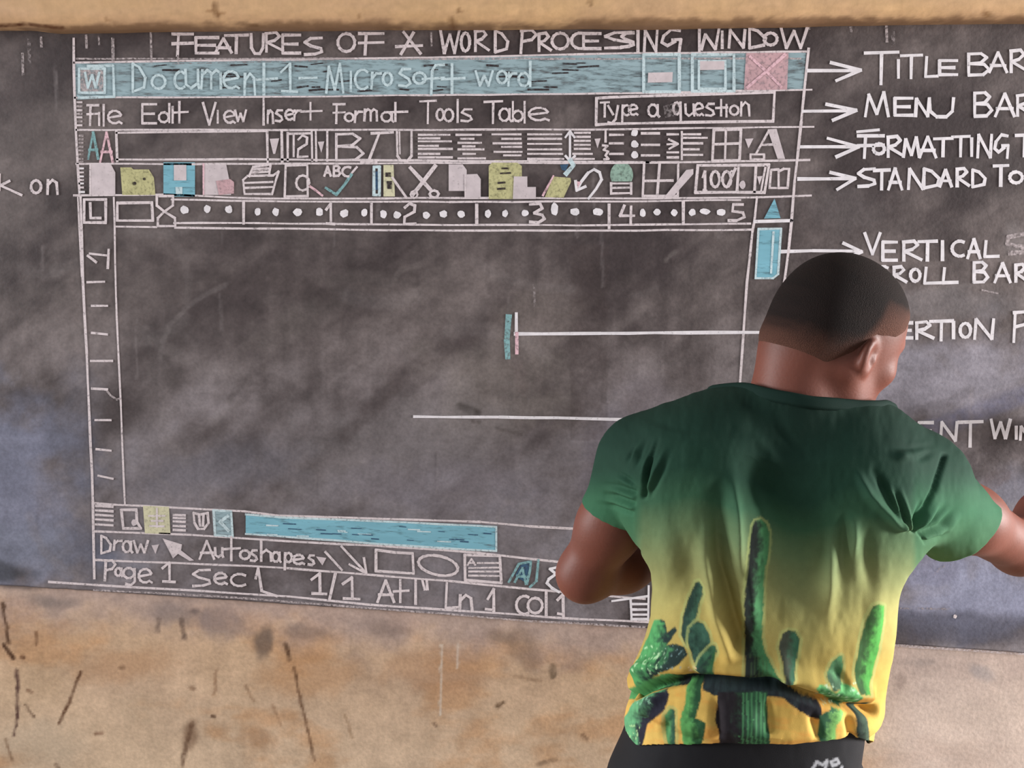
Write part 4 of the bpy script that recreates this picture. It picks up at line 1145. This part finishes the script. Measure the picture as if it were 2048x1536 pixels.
# legs
for s in (-1, 1):
    B_.cone(HIP[s], KNE[s], .084, .055, .05)
    cf_ = KNE[s] + (ANK[s] - KNE[s]) * .3
    B_.cone(KNE[s], cf_ + (0, -.012, 0), .053, .056, .04); B_.cone(cf_ + (0, -.012, 0), ANK[s], .056, .036, .04)
    toe = ANK[s] + np.array([s * .03, .175, -.062])
    B_.cone(ANK[s] + (0, -.03, -.045), ANK[s] + (s * .01, .06, -.042), .036, .038, .03)
    B_.cone(ANK[s] + (s * .01, .06, -.042), toe, .038, .024, .03)
    for i in range(5):
        o = (i - 2) * .0165 * -s
        B_.cone(toe + (o, -.01 - .006 * i, 0), toe + (o * 1.1, .030 - .008 * i, -.006), .0115 if i == 0 else .0095, .0105 if i == 0 else .008, .004)
# head
skull(B_)
B_.ell(hp(0, .040, -.022), (.060, .056, .074), HR_, .035)                        # face
B_.ell(hp(0, .042, -.075), (.046, .046, .040), HR_, .03)                         # jaw
B_.ell(hp(0, .078, -.096), (.022, .018, .017), HR_, .02)                         # chin
for s in (-1, 1):
    B_.cone(hp(s * .060, -.008, -.030), hp(s * .042, .040, -.080), .017, .015, .03)   # jaw line
    B_.ell(hp(s * .046, .066, -.006), (.020, .018, .016), HR_, .02)              # cheekbone
    B_.ell(hp(s * .032, .093, .024), (.016, .013, .011), HR_, .012, True)        # eye socket
    B_.ell(hp(s * .030, .084, .023), (.0135, .0125, .0115), HR_, .004)           # lids
    B_.cone(hp(s * .014, .094, .041), hp(s * .046, .080, .040), .007, .006, .012)     # brow
B_.cone(hp(0, .092, .028), hp(0, .112, -.014), .008, .0115, .012)                # nose
for s in (-1, 1):
    B_.ell(hp(s * .0125, .103, -.018), (.0085, .010, .008), HR_, .006)
B_.cone(hp(-.022, .088, -.047), hp(.022, .088, -.047), .0058, .0058, .006); B_.ell(hp(0, .097, -.047), (.016, .007, .006), HR_, .005)
B_.ell(hp(0, .094, -.059), (.018, .008, .0068), HR_, .006)
for s in (-1, 1):                                                              # ears
    RE = HR_ @ rot(s * -22, -12, 0) if s > 0 else HR_ @ rot(22, -12, 0)
    ce = hp(s * .0795, -.004, -.002)
    B_.ell(ce, (.0080, .0185, .0265), RE, .005)
    B_.ell(ce + RE @ np.array([-.001 * s, .003, -.019]), (.0062, .0085, .0095), RE, .005)
    B_.ell(ce + RE @ np.array([s * .0080, .002, .002]), (.0066, .0120, .0180), RE, .003, True)
    B_.ell(ce + RE @ np.array([s * .003, .010, -.003]), (.0045, .0045, .006), RE, .003)

BV, BQ = B_.nets()
del B_
BV = relax(BV, BQ, 1, .4)
L_ = hloc(BV)
skin = np.tile(lin(114, 65, 52), (len(BV), 1))
nz = fbm(BV[:, 0] * 22 + BV[:, 1] * 13, BV[:, 2] * 22, 4, 71.0)
skin *= (0.84 + 0.32 * nz)[:, None]
hd_ = sstep(.16, .10, np.linalg.norm(L_ - (0, .02, 0), axis=1))
lip = (np.abs(L_[:, 2] + .053) < .013) & (np.abs(L_[:, 0]) < .024) & (L_[:, 1] > .086)
skin[lip] = lin(104, 52, 48)


def hair_line(p):
    """negative above the clipped hairline, in head coordinates (metres)"""
    fwd = p[:, 1]
    zline = np.interp(fwd, [-.14, -.085, -.055, -.030, -.010, .012, .030, .052, .075, .1], [-.042, -.042, -.040, -.026, .018, .026, .030, .046, .078, .094])
    return zline - p[:, 2]


hl_ = hair_line(L_)
inn = hd_ > 0
fade = (1 - sstep(-.030, .012, hl_ + .010 * (nz - .5))) * inn
skin += (fade * .45)[:, None] * (lin(40, 28, 23) - skin)
brow = (np.abs(L_[:, 2] - .041) < .006) & (np.abs(np.abs(L_[:, 0]) - .031) < .017) & (L_[:, 1] > .075)
skin[brow] = lin(26, 18, 15)

PERSON = empty('person', (float(PEL[0]), YB, 0.0))
tag(PERSON, 'person seen from behind in a green cactus-print t-shirt, reaching right to the chalkboard', 'person')
m_skin = col_mat('brown_skin', 0.54, 0.32, 0.12, 260, 0.03, 0.12)
body = mesh_np('body', BV, BQ, mats=[m_skin], parent=PERSON, col=skin)

# eyes
m_eye, N, L, BS = mat('eye_white'); BS.inputs['Base Color'].default_value = (.62, .56, .50, 1); BS.inputs['Roughness'].default_value = .15
m_iris, N, L, BS = mat('dark_iris'); BS.inputs['Base Color'].default_value = (.02, .012, .008, 1); BS.inputs['Roughness'].default_value = .1
for s in (-1, 1):
    ctr = Vector(hp(s * .0305, .0835, .022))
    d = Vector(HR_ @ np.array([0, 1, -.25]))
    mx = Matrix.Translation(ctr) @ d.to_track_quat('Z', 'Y').to_matrix().to_4x4()
    bm = bmesh.new(); bmesh.ops.create_uvsphere(bm, u_segments=20, v_segments=14, radius=.0118)
    me = bpy.data.meshes.new('eye'); bm.to_mesh(me); bm.free()
    me.materials.append(m_eye); me.materials.append(m_iris)
    for p in me.polygons:
        p.use_smooth = True
        p.material_index = 1 if p.center.z > .0093 else 0
    me.transform(mx)
    o = bpy.data.objects.new('eye', me)
    o['label'] = 'left eye' if s < 0 else 'right eye'
    link(o, PERSON)

# ---------------------------------------------------------------- cropped hair
HF = Field(HEADC - .17, HEADC + .19, 0.0032)
skull(HF, .0022)
neck_parts(HF, .0022)
HV, HQ = HF.nets()
del HF
HV, HQ = trim_sheet(HV, HQ, lambda V: np.where(np.linalg.norm(hloc(V) - (0, 0, .03), axis=1) < .17, hair_line(hloc(V)) + .0016 * (fbm(V[:, 0] * 120, V[:, 2] * 120 + V[:, 1] * 90, 3, 5.) - .5) * 2, 1.0), .0032)
HL = hloc(HV)
hn = fbm(HV[:, 0] * 60 + HV[:, 1] * 31, HV[:, 2] * 60, 4, 9.0); hn2 = fbm(HV[:, 0] * 300 + HV[:, 1] * 210, HV[:, 2] * 300, 2, 19.0)
dp = -hair_line(HL)
rad_ = HV - hp(0, -.015, .0)
rad_ /= np.linalg.norm(rad_, axis=1, keepdims=True)
HV = HV - rad_ * (.0042 * (1 - sstep(.0, .026, dp)))[:, None]       # clipped shorter towards the hairline
side = sstep(.0, .055, HL[:, 1] + .045) * sstep(.045, .030, HL[:, 2] - .045)
edge_ = 1 - sstep(.004, .056 + .030 * side, dp + .026 * (hn - .5))
hc = np.tile(lin(24, 15, 13), (len(HV), 1))
hc += (edge_ * (.85 + .12 * side))[:, None] * (lin(92, 60, 49) - hc)
hc *= (.70 + .6 * hn)[:, None]
m_hair = col_mat('cropped_black_hair', 0.85, 0.2, 0.8, 700, 0.25)
hair = mesh_np('hair', HV, HQ, mats=[m_hair], parent=PERSON, col=hc)

# ---------------------------------------------------------------- t-shirt
TF = Field((CU_L[0] - .10, YB - .21, HEM_R[2] - .08), (CU_R[0] + .12, YB + .24, NECK[2] + .12), 0.0044)
TF.stack(SEC, .02, 2.35)
TF.cone(pt(1490, 874, YB - .012), SH_L + (.0, 0, .0), .064, .064, .05)
TF.cone(pt(1650, 882, YB - .012), SH_R + (.0, 0, .0), .064, .070, .05)
TF.cone(pt(1470, 880, YB), pt(1680, 885, YB), .064, .066, .05)
TF.ell(pt(1400, 985, YB - .05), (.105, .078, .115), None, .06); TF.ell(pt(1700, 995, YB - .05), (.105, .078, .115), None, .06)   # shoulder blades
TF.cone(SH_L, CU_L, .0635, .0535, .008)
TF.cone(SH_R, CU_R, .070, .0605, .022)
TF.cone(CU_L, CU_L + (CU_L - SH_L) * .35, .0535, .0525, .006)
TF.cone(CU_R, CU_R + (CU_R - SH_R) * .4, .0605, .0585, .02)
neck_parts(TF, .0075)
SV, SQ = TF.nets()
del TF
axL = (CU_L - SH_L) / np.linalg.norm(CU_L - SH_L); axR = (CU_R - SH_R) / np.linalg.norm(CU_R - SH_R)
cutL = pt(1231, 1025, YB + .035); cutR = pt(1928, 1058, YB + .060)
axR = np.array([.74, .10, -.66]); axR /= np.linalg.norm(axR); axL = np.array([-.28, .05, -.95]); axL /= np.linalg.norm(axL)
collar = [pt(1500, 775, YB - .05), pt(1690, 798, YB - .05)]
NKC = pt(1600, 792, YB + .012)


def neck_z(V):
    return collar[0][2] + (V[:, 0] - collar[0][0]) * (collar[1][2] - collar[0][2]) / (collar[1][0] - collar[0][0]) - .085 * sstep(NKC[1] - .05, NKC[1] + .09, V[:, 1])


def hem_z(V):
    """height of the hem: it dips from the back round to the sides"""
    w = np.clip((V[:, 1] - (YB - .12)) / .12, 0, 1.05)
    zl = HEM_L[2] * (1 - w) + HEM_L2[2] * w; zr = HEM_R[2] * (1 - w) + HEM_R2[2] * w
    return zl + (V[:, 0] - HEM_L[0]) * (zr - zl) / (HEM_R[0] - HEM_L[0])


def shirt_cut(V):
    hem = hem_z(V) - V[:, 2] + .004 * (fbm(V[:, 0] * 14, V[:, 1] * 14, 3, 2.0) - .5)
    l = (V - cutL) @ axL; l = np.where(np.linalg.norm(V - cutL, axis=1) < .14, l, -1)
    zs_ = [q[0] for q in sorted(SEC)]
    tl = np.interp(V[:, 2], zs_, [q[1] - q[3] for q in sorted(SEC)]); tr = np.interp(V[:, 2], zs_, [q[1] + q[3] for q in sorted(SEC)])
    l = np.where(V[:, 0] < tl - .013, l, -1)
    r = (V - cutR) @ axR; r = np.where((np.linalg.norm(V - cutR, axis=1) < .15) & (V[:, 0] > tr + .006), r, -1)
    # neckline: a tilted opening, high at the nape and lower at the throat
    zc = neck_z(V)
    nk = V[:, 2] - zc
    rad = np.hypot(V[:, 0] - NKC[0], V[:, 1] - NKC[1])
    nk = np.where((rad < .125) | (V[:, 2] > zc + .035), nk, -1)
    return np.maximum(np.maximum(hem, nk), np.maximum(l, r))


SV, SQ = trim_sheet(SV, SQ, shirt_cut, .0044)
SV, SQ = subdivide(SV, SQ)
SV = relax(SV, SQ, 2, .4)
SN = normals(SV, SQ)
SP = proj(SV)                                   # where each spot of cloth sits on the back, as read in the photo
back = sstep(.15, -.15, SN[:, 1])
disp = np.zeros(len(SV))


def fold(pl, w, amp, e0=.15, e1=.15):
    d, t = seg_dist(SP, pl)
    g = np.exp(-(d / w) ** 2)
    e0 = e0 if e0 <= .1 else min(.7, e0 * 2.1)
    e1 = e1 if e1 <= .1 else min(.7, e1 * 2.1)
    en = sstep(0, e0, t) * sstep(0, e1, 1 - t)
    disp[:] += amp * g * en * back


for pl, w, a, e0, e1 in [
    ([(1440, 920), (1434, 1020), (1440, 1140), (1464, 1236), (1488, 1310)], 17, -.0210, .3, .08),
    ([(1418, 1000), (1413, 1110), (1436, 1230), (1468, 1330)], 15, .0130, .3, .1),
    ([(1464, 930), (1472, 1040), (1482, 1180)], 12, .0150, .25, .2), ([(1495, 868), (1521, 948), (1545, 1022), (1560, 1130), (1570, 1230)], 30, -.0200, .2, .35),
    ([(1496, 1060), (1500, 1180), (1510, 1290)], 16, .0110, .3, .2), ([(1590, 980), (1612, 1120), (1604, 1220)], 38, -.0150, .3, .35),
    ([(1660, 1030), (1658, 1160), (1650, 1280)], 14, .0120, .3, .35), ([(1689, 1000), (1685, 1190)], 11, -.0100, .3, .3), ([(1712, 1020), (1706, 1130)], 9, .0075, .3, .3),
    ([(1733, 1020), (1741, 1210)], 14, -.0085, .3, .3), ([(1703, 925), (1738, 990), (1806, 1062)], 9, .0085, .25, .05), ([(1738, 925), (1770, 980), (1808, 1050)], 8, -.0060, .25, .05),
    ([(1770, 960), (1792, 1010), (1812, 1062)], 7, .0075, .3, .05), ([(1782, 960), (1800, 1010), (1816, 1062)], 4.5, -.0060, .3, .05),
    ([(1800, 970), (1812, 1020), (1820, 1062)], 5, .0065, .3, .05), ([(1890, 905), (1868, 980), (1830, 1060)], 5, -.0055, .05, .05),
    ([(1846, 990), (1836, 1030), (1826, 1066)], 6, -.0080, .3, .05), ([(1900, 1000), (1870, 1040), (1834, 1068)], 6, -.0080, .35, .05), ([(1888, 990), (1856, 1036), (1830, 1064)], 6, .0065, .35, .05),
    ([(1922, 1004), (1884, 1052), (1840, 1074)], 6, -.0075, .35, .05), ([(1930, 1020), (1896, 1058), (1846, 1080)], 6, .0065, .35, .05), ([(1918, 1042), (1880, 1070), (1846, 1084)], 5, -.0060, .3, .05),
    ([(1750, 894), (1820, 896), (1880, 890)], 7, -.0045, .45, .4), ([(1824, 926), (1850, 912), (1878, 897)], 8, -.0052, .4, .4), ([(1780, 915), (1830, 910)], 9, .0055, .4, .3),
    ([(1540, 830), (1580, 880), (1618, 915)], 12, -.0045, .4, .4), ([(1500, 860), (1540, 905), (1570, 940)], 10, .0040, .4, .4),
    ([(1306, 872), (1294, 940), (1286, 1000)], 5, -.0070, .4, .05),
    ([(1322, 866), (1304, 915), (1284, 972)], 4, -.0046, .45, .1), ([(1314, 868), (1296, 915), (1278, 960)], 3.6, .0040, .45, .2), ([(1300, 870), (1282, 905), (1268, 944)], 4, -.0046, .45, .2),
    ([(1290, 874), (1272, 902), (1258, 934)], 3.6, .0040, .45, .25), ([(1278, 882), (1262, 908), (1250, 930)], 4, -.0040, .45, .25), ([(1338, 880), (1316, 930), (1290, 985)], 5, .0044, .45, .1), ([(1350, 884), (1326, 940), (1296, 998)], 5, -.0036, .5, .1),
    ([(1200, 966), (1236, 972), (1276, 986)], 4, -.0044, .4, .1), ([(1196, 976), (1236, 983), (1274, 997)], 3.6, .0040, .4, .1), ([(1192, 986), (1234, 993), (1274, 1008)], 4, -.0046, .4, .1),
    ([(1188, 996), (1230, 1003), (1272, 1018)], 3.6, .0040, .4, .1), ([(1186, 1006), (1228, 1013), (1270, 1028)], 3.6, -.0036, .4, .1), ([(1226, 938), (1250, 953), (1276, 972)], 4, -.0040, .4, .2), ([(1214, 948), (1246, 962), (1276, 980)], 3.6, .0036, .4, .2),
    ([(1325, 1010), (1340, 1110), (1352, 1200)], 22, .0050, .3, .3), ([(1368, 1020), (1376, 1140), (1392, 1220)], 18, -.0055, .3, .35), ([(1760, 1120), (1750, 1240), (1735, 1330)], 16, .0050, .3, .3),
    # gathered line above the hem: cloth bags over it and is pinched in beneath
    ([(1262, 1345), (1330, 1332), (1420, 1334), (1540, 1344), (1640, 1368), (1752, 1392)], 18, .0120, .03, .03),
    ([(1238, 1402), (1300, 1372), (1380, 1358), (1450, 1358), (1560, 1370), (1630, 1396), (1700, 1416), (1760, 1424)], 9, -.0190, .03, .03),
    ([(1500, 1300), (1520, 1340), (1560, 1368)], 14, -.0080, .3, .1), ([(1560, 1290), (1572, 1366)], 14, .0060, .3, .1), ([(1380, 1290), (1392, 1352)], 12, -.0060, .3, .1),
    ([(1262, 1440), (1300, 1405), (1340, 1380)], 11, .0080, .2, .2), ([(1430, 1385), (1434, 1480)], 10, -.0080, .2, .1), ([(1536, 1385), (1542, 1470)], 10, -.0060, .2, .1), ([(1500, 1400), (1506, 1480)], 14, .0050, .2, .2),
    ([(1620, 1420), (1642, 1480)], 9, -.0070, .2, .1), ([(1694, 1420), (1706, 1480)], 9, -.0080, .2, .1), ([(1340, 1420), (1330, 1485)], 10, -.0050, .2, .2), ([(1660, 1330), (1690, 1370)], 10, -.0060, .3, .1)]:
    fold(np.array(pl, float), w, a * 1.15, e0, e1)
# flared tips of the gathered line at both sides, small loose ripples
disp += .0014 * (fbm(SP[:, 0] / 26, SP[:, 1] / 60, 3, 61.0) - .5) * 2
SV = SV + SN * disp[:, None]
SV = relax(SV, SQ, 1, .3)

# --- print: green dye fading to yellow, shade painted in mid-back, cacti along the bottom
u, v = SP[:, 0], SP[:, 1]
wv_ = (fbm(u / 90, v / 120, 3, 81.0) - .5) * 26
vv = v + wv_ - .05 * (u - 1520) - 40 * np.exp(-((u - 1595) / 70.0) ** 2) + 22 * np.exp(-((u - 1400) / 60.0) ** 2)
slv = np.maximum(sstep(1290, 1262, u), sstep(1818, 1836, u)) * sstep(1215, 1150, v)
vv = vv * (1 - slv) + slv * (v - 6)
stops = [(760, (23, 42, 35)), (880, (28, 53, 43)), (960, (34, 64, 50)), (1020, (56, 92, 68)), (1080, (100, 122, 86)), (1150, (138, 144, 96)), (1230, (168, 160, 98)), (1310, (178, 156, 86)), (1365, (194, 160, 82)), (1430, (214, 176, 92)), (1520, (220, 184, 100))]
tc = np.stack([np.interp(vv, [q[0] for q in stops], [lin(q[1])[k] for q in stops]) for k in range(3)], -1)
tcl = lin(54, 102, 74)
tc += (slv * sstep(930, 1040, v) * .75)[:, None] * (tcl - tc)
tc += (sstep(1360, 1400, v) * sstep(.45, .75, fbm(u / 40, v / 16, 4, 83.))[:] * .45)[:, None] * (lin(226, 152, 74) - tc)
PD, PM, PB, PL_ = (38, 48, 42), (50, 88, 66), (84, 160, 84), (120, 190, 120)
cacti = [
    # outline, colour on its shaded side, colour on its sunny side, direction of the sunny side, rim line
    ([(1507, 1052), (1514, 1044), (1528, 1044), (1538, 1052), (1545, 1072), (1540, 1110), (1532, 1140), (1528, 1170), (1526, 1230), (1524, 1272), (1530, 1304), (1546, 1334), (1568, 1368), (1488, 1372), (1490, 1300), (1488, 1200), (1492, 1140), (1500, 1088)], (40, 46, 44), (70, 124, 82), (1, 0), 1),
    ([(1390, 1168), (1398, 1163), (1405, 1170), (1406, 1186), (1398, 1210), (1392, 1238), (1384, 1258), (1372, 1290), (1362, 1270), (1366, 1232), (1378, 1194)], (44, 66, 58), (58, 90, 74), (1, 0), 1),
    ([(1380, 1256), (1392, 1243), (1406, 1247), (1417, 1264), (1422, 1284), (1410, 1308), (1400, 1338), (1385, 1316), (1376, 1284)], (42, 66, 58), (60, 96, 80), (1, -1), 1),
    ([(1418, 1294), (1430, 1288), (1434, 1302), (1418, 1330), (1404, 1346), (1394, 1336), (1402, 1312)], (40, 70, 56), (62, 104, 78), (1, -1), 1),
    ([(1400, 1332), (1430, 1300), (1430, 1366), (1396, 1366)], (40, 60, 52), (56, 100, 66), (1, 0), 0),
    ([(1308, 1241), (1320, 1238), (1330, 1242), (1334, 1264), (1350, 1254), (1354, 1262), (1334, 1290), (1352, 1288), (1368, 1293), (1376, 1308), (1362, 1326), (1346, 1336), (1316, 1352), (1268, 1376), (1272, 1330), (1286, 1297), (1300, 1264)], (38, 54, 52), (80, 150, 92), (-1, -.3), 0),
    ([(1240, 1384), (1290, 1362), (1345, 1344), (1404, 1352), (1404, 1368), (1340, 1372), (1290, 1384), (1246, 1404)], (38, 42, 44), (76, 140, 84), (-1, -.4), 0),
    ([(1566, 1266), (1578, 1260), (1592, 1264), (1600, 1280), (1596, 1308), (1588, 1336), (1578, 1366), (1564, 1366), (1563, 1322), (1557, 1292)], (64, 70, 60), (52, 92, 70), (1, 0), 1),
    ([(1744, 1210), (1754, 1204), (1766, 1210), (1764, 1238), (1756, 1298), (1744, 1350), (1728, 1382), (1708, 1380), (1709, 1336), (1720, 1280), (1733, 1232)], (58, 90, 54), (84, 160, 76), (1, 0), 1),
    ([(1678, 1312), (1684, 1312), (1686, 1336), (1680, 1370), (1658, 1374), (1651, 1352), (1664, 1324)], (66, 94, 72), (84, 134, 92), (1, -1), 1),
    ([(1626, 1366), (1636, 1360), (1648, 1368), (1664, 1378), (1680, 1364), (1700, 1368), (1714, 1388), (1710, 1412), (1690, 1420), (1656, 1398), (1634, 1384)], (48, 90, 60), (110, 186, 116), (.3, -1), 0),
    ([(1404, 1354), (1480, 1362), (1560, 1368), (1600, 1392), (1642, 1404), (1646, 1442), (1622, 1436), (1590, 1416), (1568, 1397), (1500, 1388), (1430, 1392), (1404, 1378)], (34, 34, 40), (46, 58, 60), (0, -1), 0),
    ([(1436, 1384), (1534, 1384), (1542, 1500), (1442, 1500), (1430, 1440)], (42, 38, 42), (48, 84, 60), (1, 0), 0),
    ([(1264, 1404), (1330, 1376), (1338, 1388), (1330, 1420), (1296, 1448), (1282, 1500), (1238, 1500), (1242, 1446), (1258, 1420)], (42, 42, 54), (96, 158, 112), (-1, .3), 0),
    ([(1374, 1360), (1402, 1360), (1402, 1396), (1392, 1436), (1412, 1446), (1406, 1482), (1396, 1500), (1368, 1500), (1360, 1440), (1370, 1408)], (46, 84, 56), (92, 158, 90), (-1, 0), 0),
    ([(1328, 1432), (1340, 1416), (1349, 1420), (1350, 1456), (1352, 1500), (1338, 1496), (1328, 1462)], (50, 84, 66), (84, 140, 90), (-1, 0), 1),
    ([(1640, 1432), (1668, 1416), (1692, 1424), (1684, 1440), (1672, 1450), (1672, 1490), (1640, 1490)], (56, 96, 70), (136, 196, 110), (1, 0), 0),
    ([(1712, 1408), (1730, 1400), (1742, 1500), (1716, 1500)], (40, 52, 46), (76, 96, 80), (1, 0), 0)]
pn = fbm(u / 7, v / 9, 3, 91.0); pn2 = fbm(u / 4, v / 40, 2, 95.0)
for ol, cd, cb, (dx, dy), rim in cacti:
    ol = np.array(ol, float)
    lo, hi = ol.min(0) - 12, ol.max(0) + 12
    m = np.where((u > lo[0]) & (u < hi[0]) & (v > lo[1]) & (v < hi[1]))[0]
    if not len(m):
        continue
    Q2 = SP[m]
    sd = poly_sd(Q2 + (np.stack([pn[m], pn2[m]], -1) - .5) * 3, ol)
    # position across the limb, from its shaded to its sunny flank
    L2 = math.hypot(dx, dy)
    if dx and not dy or abs(dx) > abs(dy):
        # limbs run upright: measure across at each height
        zb_ = np.round(Q2[:, 1] / 10).astype(int)
        w_ = np.zeros(len(m)); inside = sd < 0
        for b in np.unique(zb_):
            s_ = (zb_ == b); si = s_ & inside
            if si.any():
                x0, x1 = Q2[si, 0].min(), Q2[si, 0].max()
                w_[s_] = (Q2[s_, 0] - x0) / max(x1 - x0, 1)
        if dx < 0:
            w_ = 1 - w_
    else:
        q = (Q2 - ol.mean(0)) @ np.array([dx, dy]) / L2
        w_ = (q - q.min()) / (np.ptp(q) + 1e-6)
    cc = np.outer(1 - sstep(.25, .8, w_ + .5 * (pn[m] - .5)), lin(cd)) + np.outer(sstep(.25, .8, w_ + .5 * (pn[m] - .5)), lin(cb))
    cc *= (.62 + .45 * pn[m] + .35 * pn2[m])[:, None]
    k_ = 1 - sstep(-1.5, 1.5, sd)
    if rim:
        rk = (1 - sstep(1.5, 4.0, np.abs(sd - 3.0))) * .6
        tc[m] += rk[:, None] * (lin(164, 176, 112) - tc[m])
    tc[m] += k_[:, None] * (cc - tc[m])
# pale spines and flower flecks on the two clumps, ribs on the trunk
for (x0, x1, y0, y1, dens, cl) in ((1272, 1340, 1290, 1350, .68, (186, 226, 176)), (1330, 1370, 1290, 1340, .70, (120, 150, 150)), (1640, 1708, 1362, 1412, .66, (190, 226, 190)), (1262, 1310, 1385, 1410, .66, (140, 190, 160)), (1380, 1400, 1330, 1350, .6, (220, 190, 150)), (1244, 1280, 1450, 1492, .66, (170, 210, 150))):
    k_ = sstep(dens - .08, dens + .08, fbm(u / 5, v / 5, 3, 101.)) * (u > x0) * (u < x1) * (v > y0) * (v < y1)
    tc += (k_ * .8)[:, None] * (lin(cl) - tc)
rib = (np.abs(((u - 1490) / 9.0) % 1 - .5) < .22) * (u > 1478) * (u < 1536) * (v > 1385) * (v < 1500)
tc += (rib * .6)[:, None] * (lin(86, 150, 100) - tc)
rib = (np.abs(((u - 1505) / 8.0) % 1 - .5) < .2) * (u > 1500) * (u < 1560) * (v > 1310) * (v < 1366) * (poly_sd(SP, cacti[0][0]) < -2)
tc += (rib * .35)[:, None] * (lin(80, 110, 70) - tc)
tc = np.clip(tc * (.93 + .14 * fbm(u / 11, v / 11, 3, 111.))[:, None], .003, 1)
m_shirt = col_mat('printed_jersey', 0.80, 0.12, 0.10, 900, 0.04)
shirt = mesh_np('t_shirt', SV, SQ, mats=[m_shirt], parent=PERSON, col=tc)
md = shirt.modifiers.new('cloth', 'SOLIDIFY'); md.thickness = .0022; md.offset = -1
shirt['label'] = 'green to yellow short-sleeved t-shirt with cactus print'

# rib-knit collar: a thin band following the neck opening
Rm = np.hypot(SV[:, 0] - NKC[0], SV[:, 1] - NKC[1])
nb = SV[(Rm < .135) & (np.abs(SV[:, 2] - neck_z(SV)) < .004)]
cc0 = nb.mean(0)
an_ = np.arctan2(nb[:, 1] - cc0[1], nb[:, 0] - cc0[0])
NA = 72
ring = np.zeros((NA, 3))
for i in range(NA):
    t_ = -math.pi + 2 * math.pi * i / NA
    w_ = np.exp(-(((an_ - t_ + math.pi) % (2 * math.pi) - math.pi) / .09) ** 2) + 1e-9
    ring[i] = (nb * w_[:, None]).sum(0) / w_.sum()
prof_ = [(.0016, -.011), (.0030, -.006), (.0034, 0.0), (.0028, .0036), (.0006, .0050), (-.0018, .0036), (-.0022, 0.0), (-.0022, -.009)]
CV = []
for p in ring:
    o_ = p - cc0; o_[2] = 0; o_ /= np.linalg.norm(o_)
    for r_, z_ in prof_:
        CV.append(p + o_ * (r_ - z_ * .45) + np.array([0, 0, z_]))
k = len(prof_)
CQ = [[i * k + j, ((i + 1) % NA) * k + j, ((i + 1) % NA) * k + (j + 1) % k, i * k + (j + 1) % k] for i in range(NA) for j in range(k)]
mesh_np('collar', CV, CQ, mats=[m_shirt], parent=shirt, col=np.tile(lin(22, 42, 36), (len(CV), 1)))['label'] = 'dark green rib-knit collar'

# ---------------------------------------------------------------- shorts
QF = Field((HEM_L[0] - .10, YB - .22, .46), (HEM_R[0] + .10, YB + .22, HEM_L[2] + .09), .0052)
ssec = []
for y, xl, xr, b_ in ((1330, 1300, 1730, .100), (1390, 1280, 1726, .106), (1440, 1262, 1722, .112), (1490, 1246, 1714, .119), (1536, 1238, 1720, .124)):
    p, q = pt(xl, y, YB), pt(xr, y, YB)
    ssec.append(((p[2] + q[2]) / 2, (p[0] + q[0]) / 2, YB, (q[0] - p[0]) / 2, b_ + .004))
ssec += [(.86, PEL[0] - .002, YB, .190, .128), (.80, PEL[0] - .004, YB, .192, .126)]
QF.stack(ssec, .02, 2.4)
for s in (-1, 1):
    QF.cone(HIP[s] + (s * .008, 0, 0), KNE[s] + (s * .012, 0, .03), .104, .088, .035)
QV, QQ = QF.nets()
del QF
QV, QQ = trim_sheet(QV, QQ, lambda V: np.maximum(V[:, 2] - (hem_z(V) + .035), .55 - V[:, 2]), .0052)
QV, QQ = subdivide(QV, QQ)
QV = relax(QV, QQ, 2, .4)
QN = normals(QV, QQ)
QV = QV + QN * (.0035 * (fbm(QV[:, 0] * 16, QV[:, 2] * 7 + QV[:, 1] * 5, 4, 33.) - .5))[:, None]
QP = proj(QV)
qc = np.tile(lin(24, 24, 28), (len(QV), 1)) * (.85 + .3 * fbm(QV[:, 0] * 60, QV[:, 2] * 60, 3, 12.))[:, None]
for pl, w in (([(1626, 1536), (1634, 1524), (1646, 1530), (1654, 1522), (1650, 1540)], 3.5), ([(1662, 1524), (1674, 1518), (1678, 1526), (1666, 1532), (1662, 1524)], 3.5), ([(1684, 1534), (1680, 1542)], 3)):
    d_, _t = seg_dist(QP, np.array(pl, float))
    kk = (1 - sstep(w * .5, w * 1.2, d_)) * (QN[:, 1] < 0)
    qc += (kk * .8)[:, None] * (lin(176, 178, 184) - qc)
m_shorts = col_mat('black_sports_cloth', 0.8, 0.25, 0.12, 900, 0.05)
sh = mesh_np('shorts', QV, QQ, mats=[m_shorts], parent=PERSON, col=qc)
sh['label'] = 'black shorts with a small pale mark'
md = sh.modifiers.new('cloth', 'SOLIDIFY'); md.thickness = .003; md.offset = -1
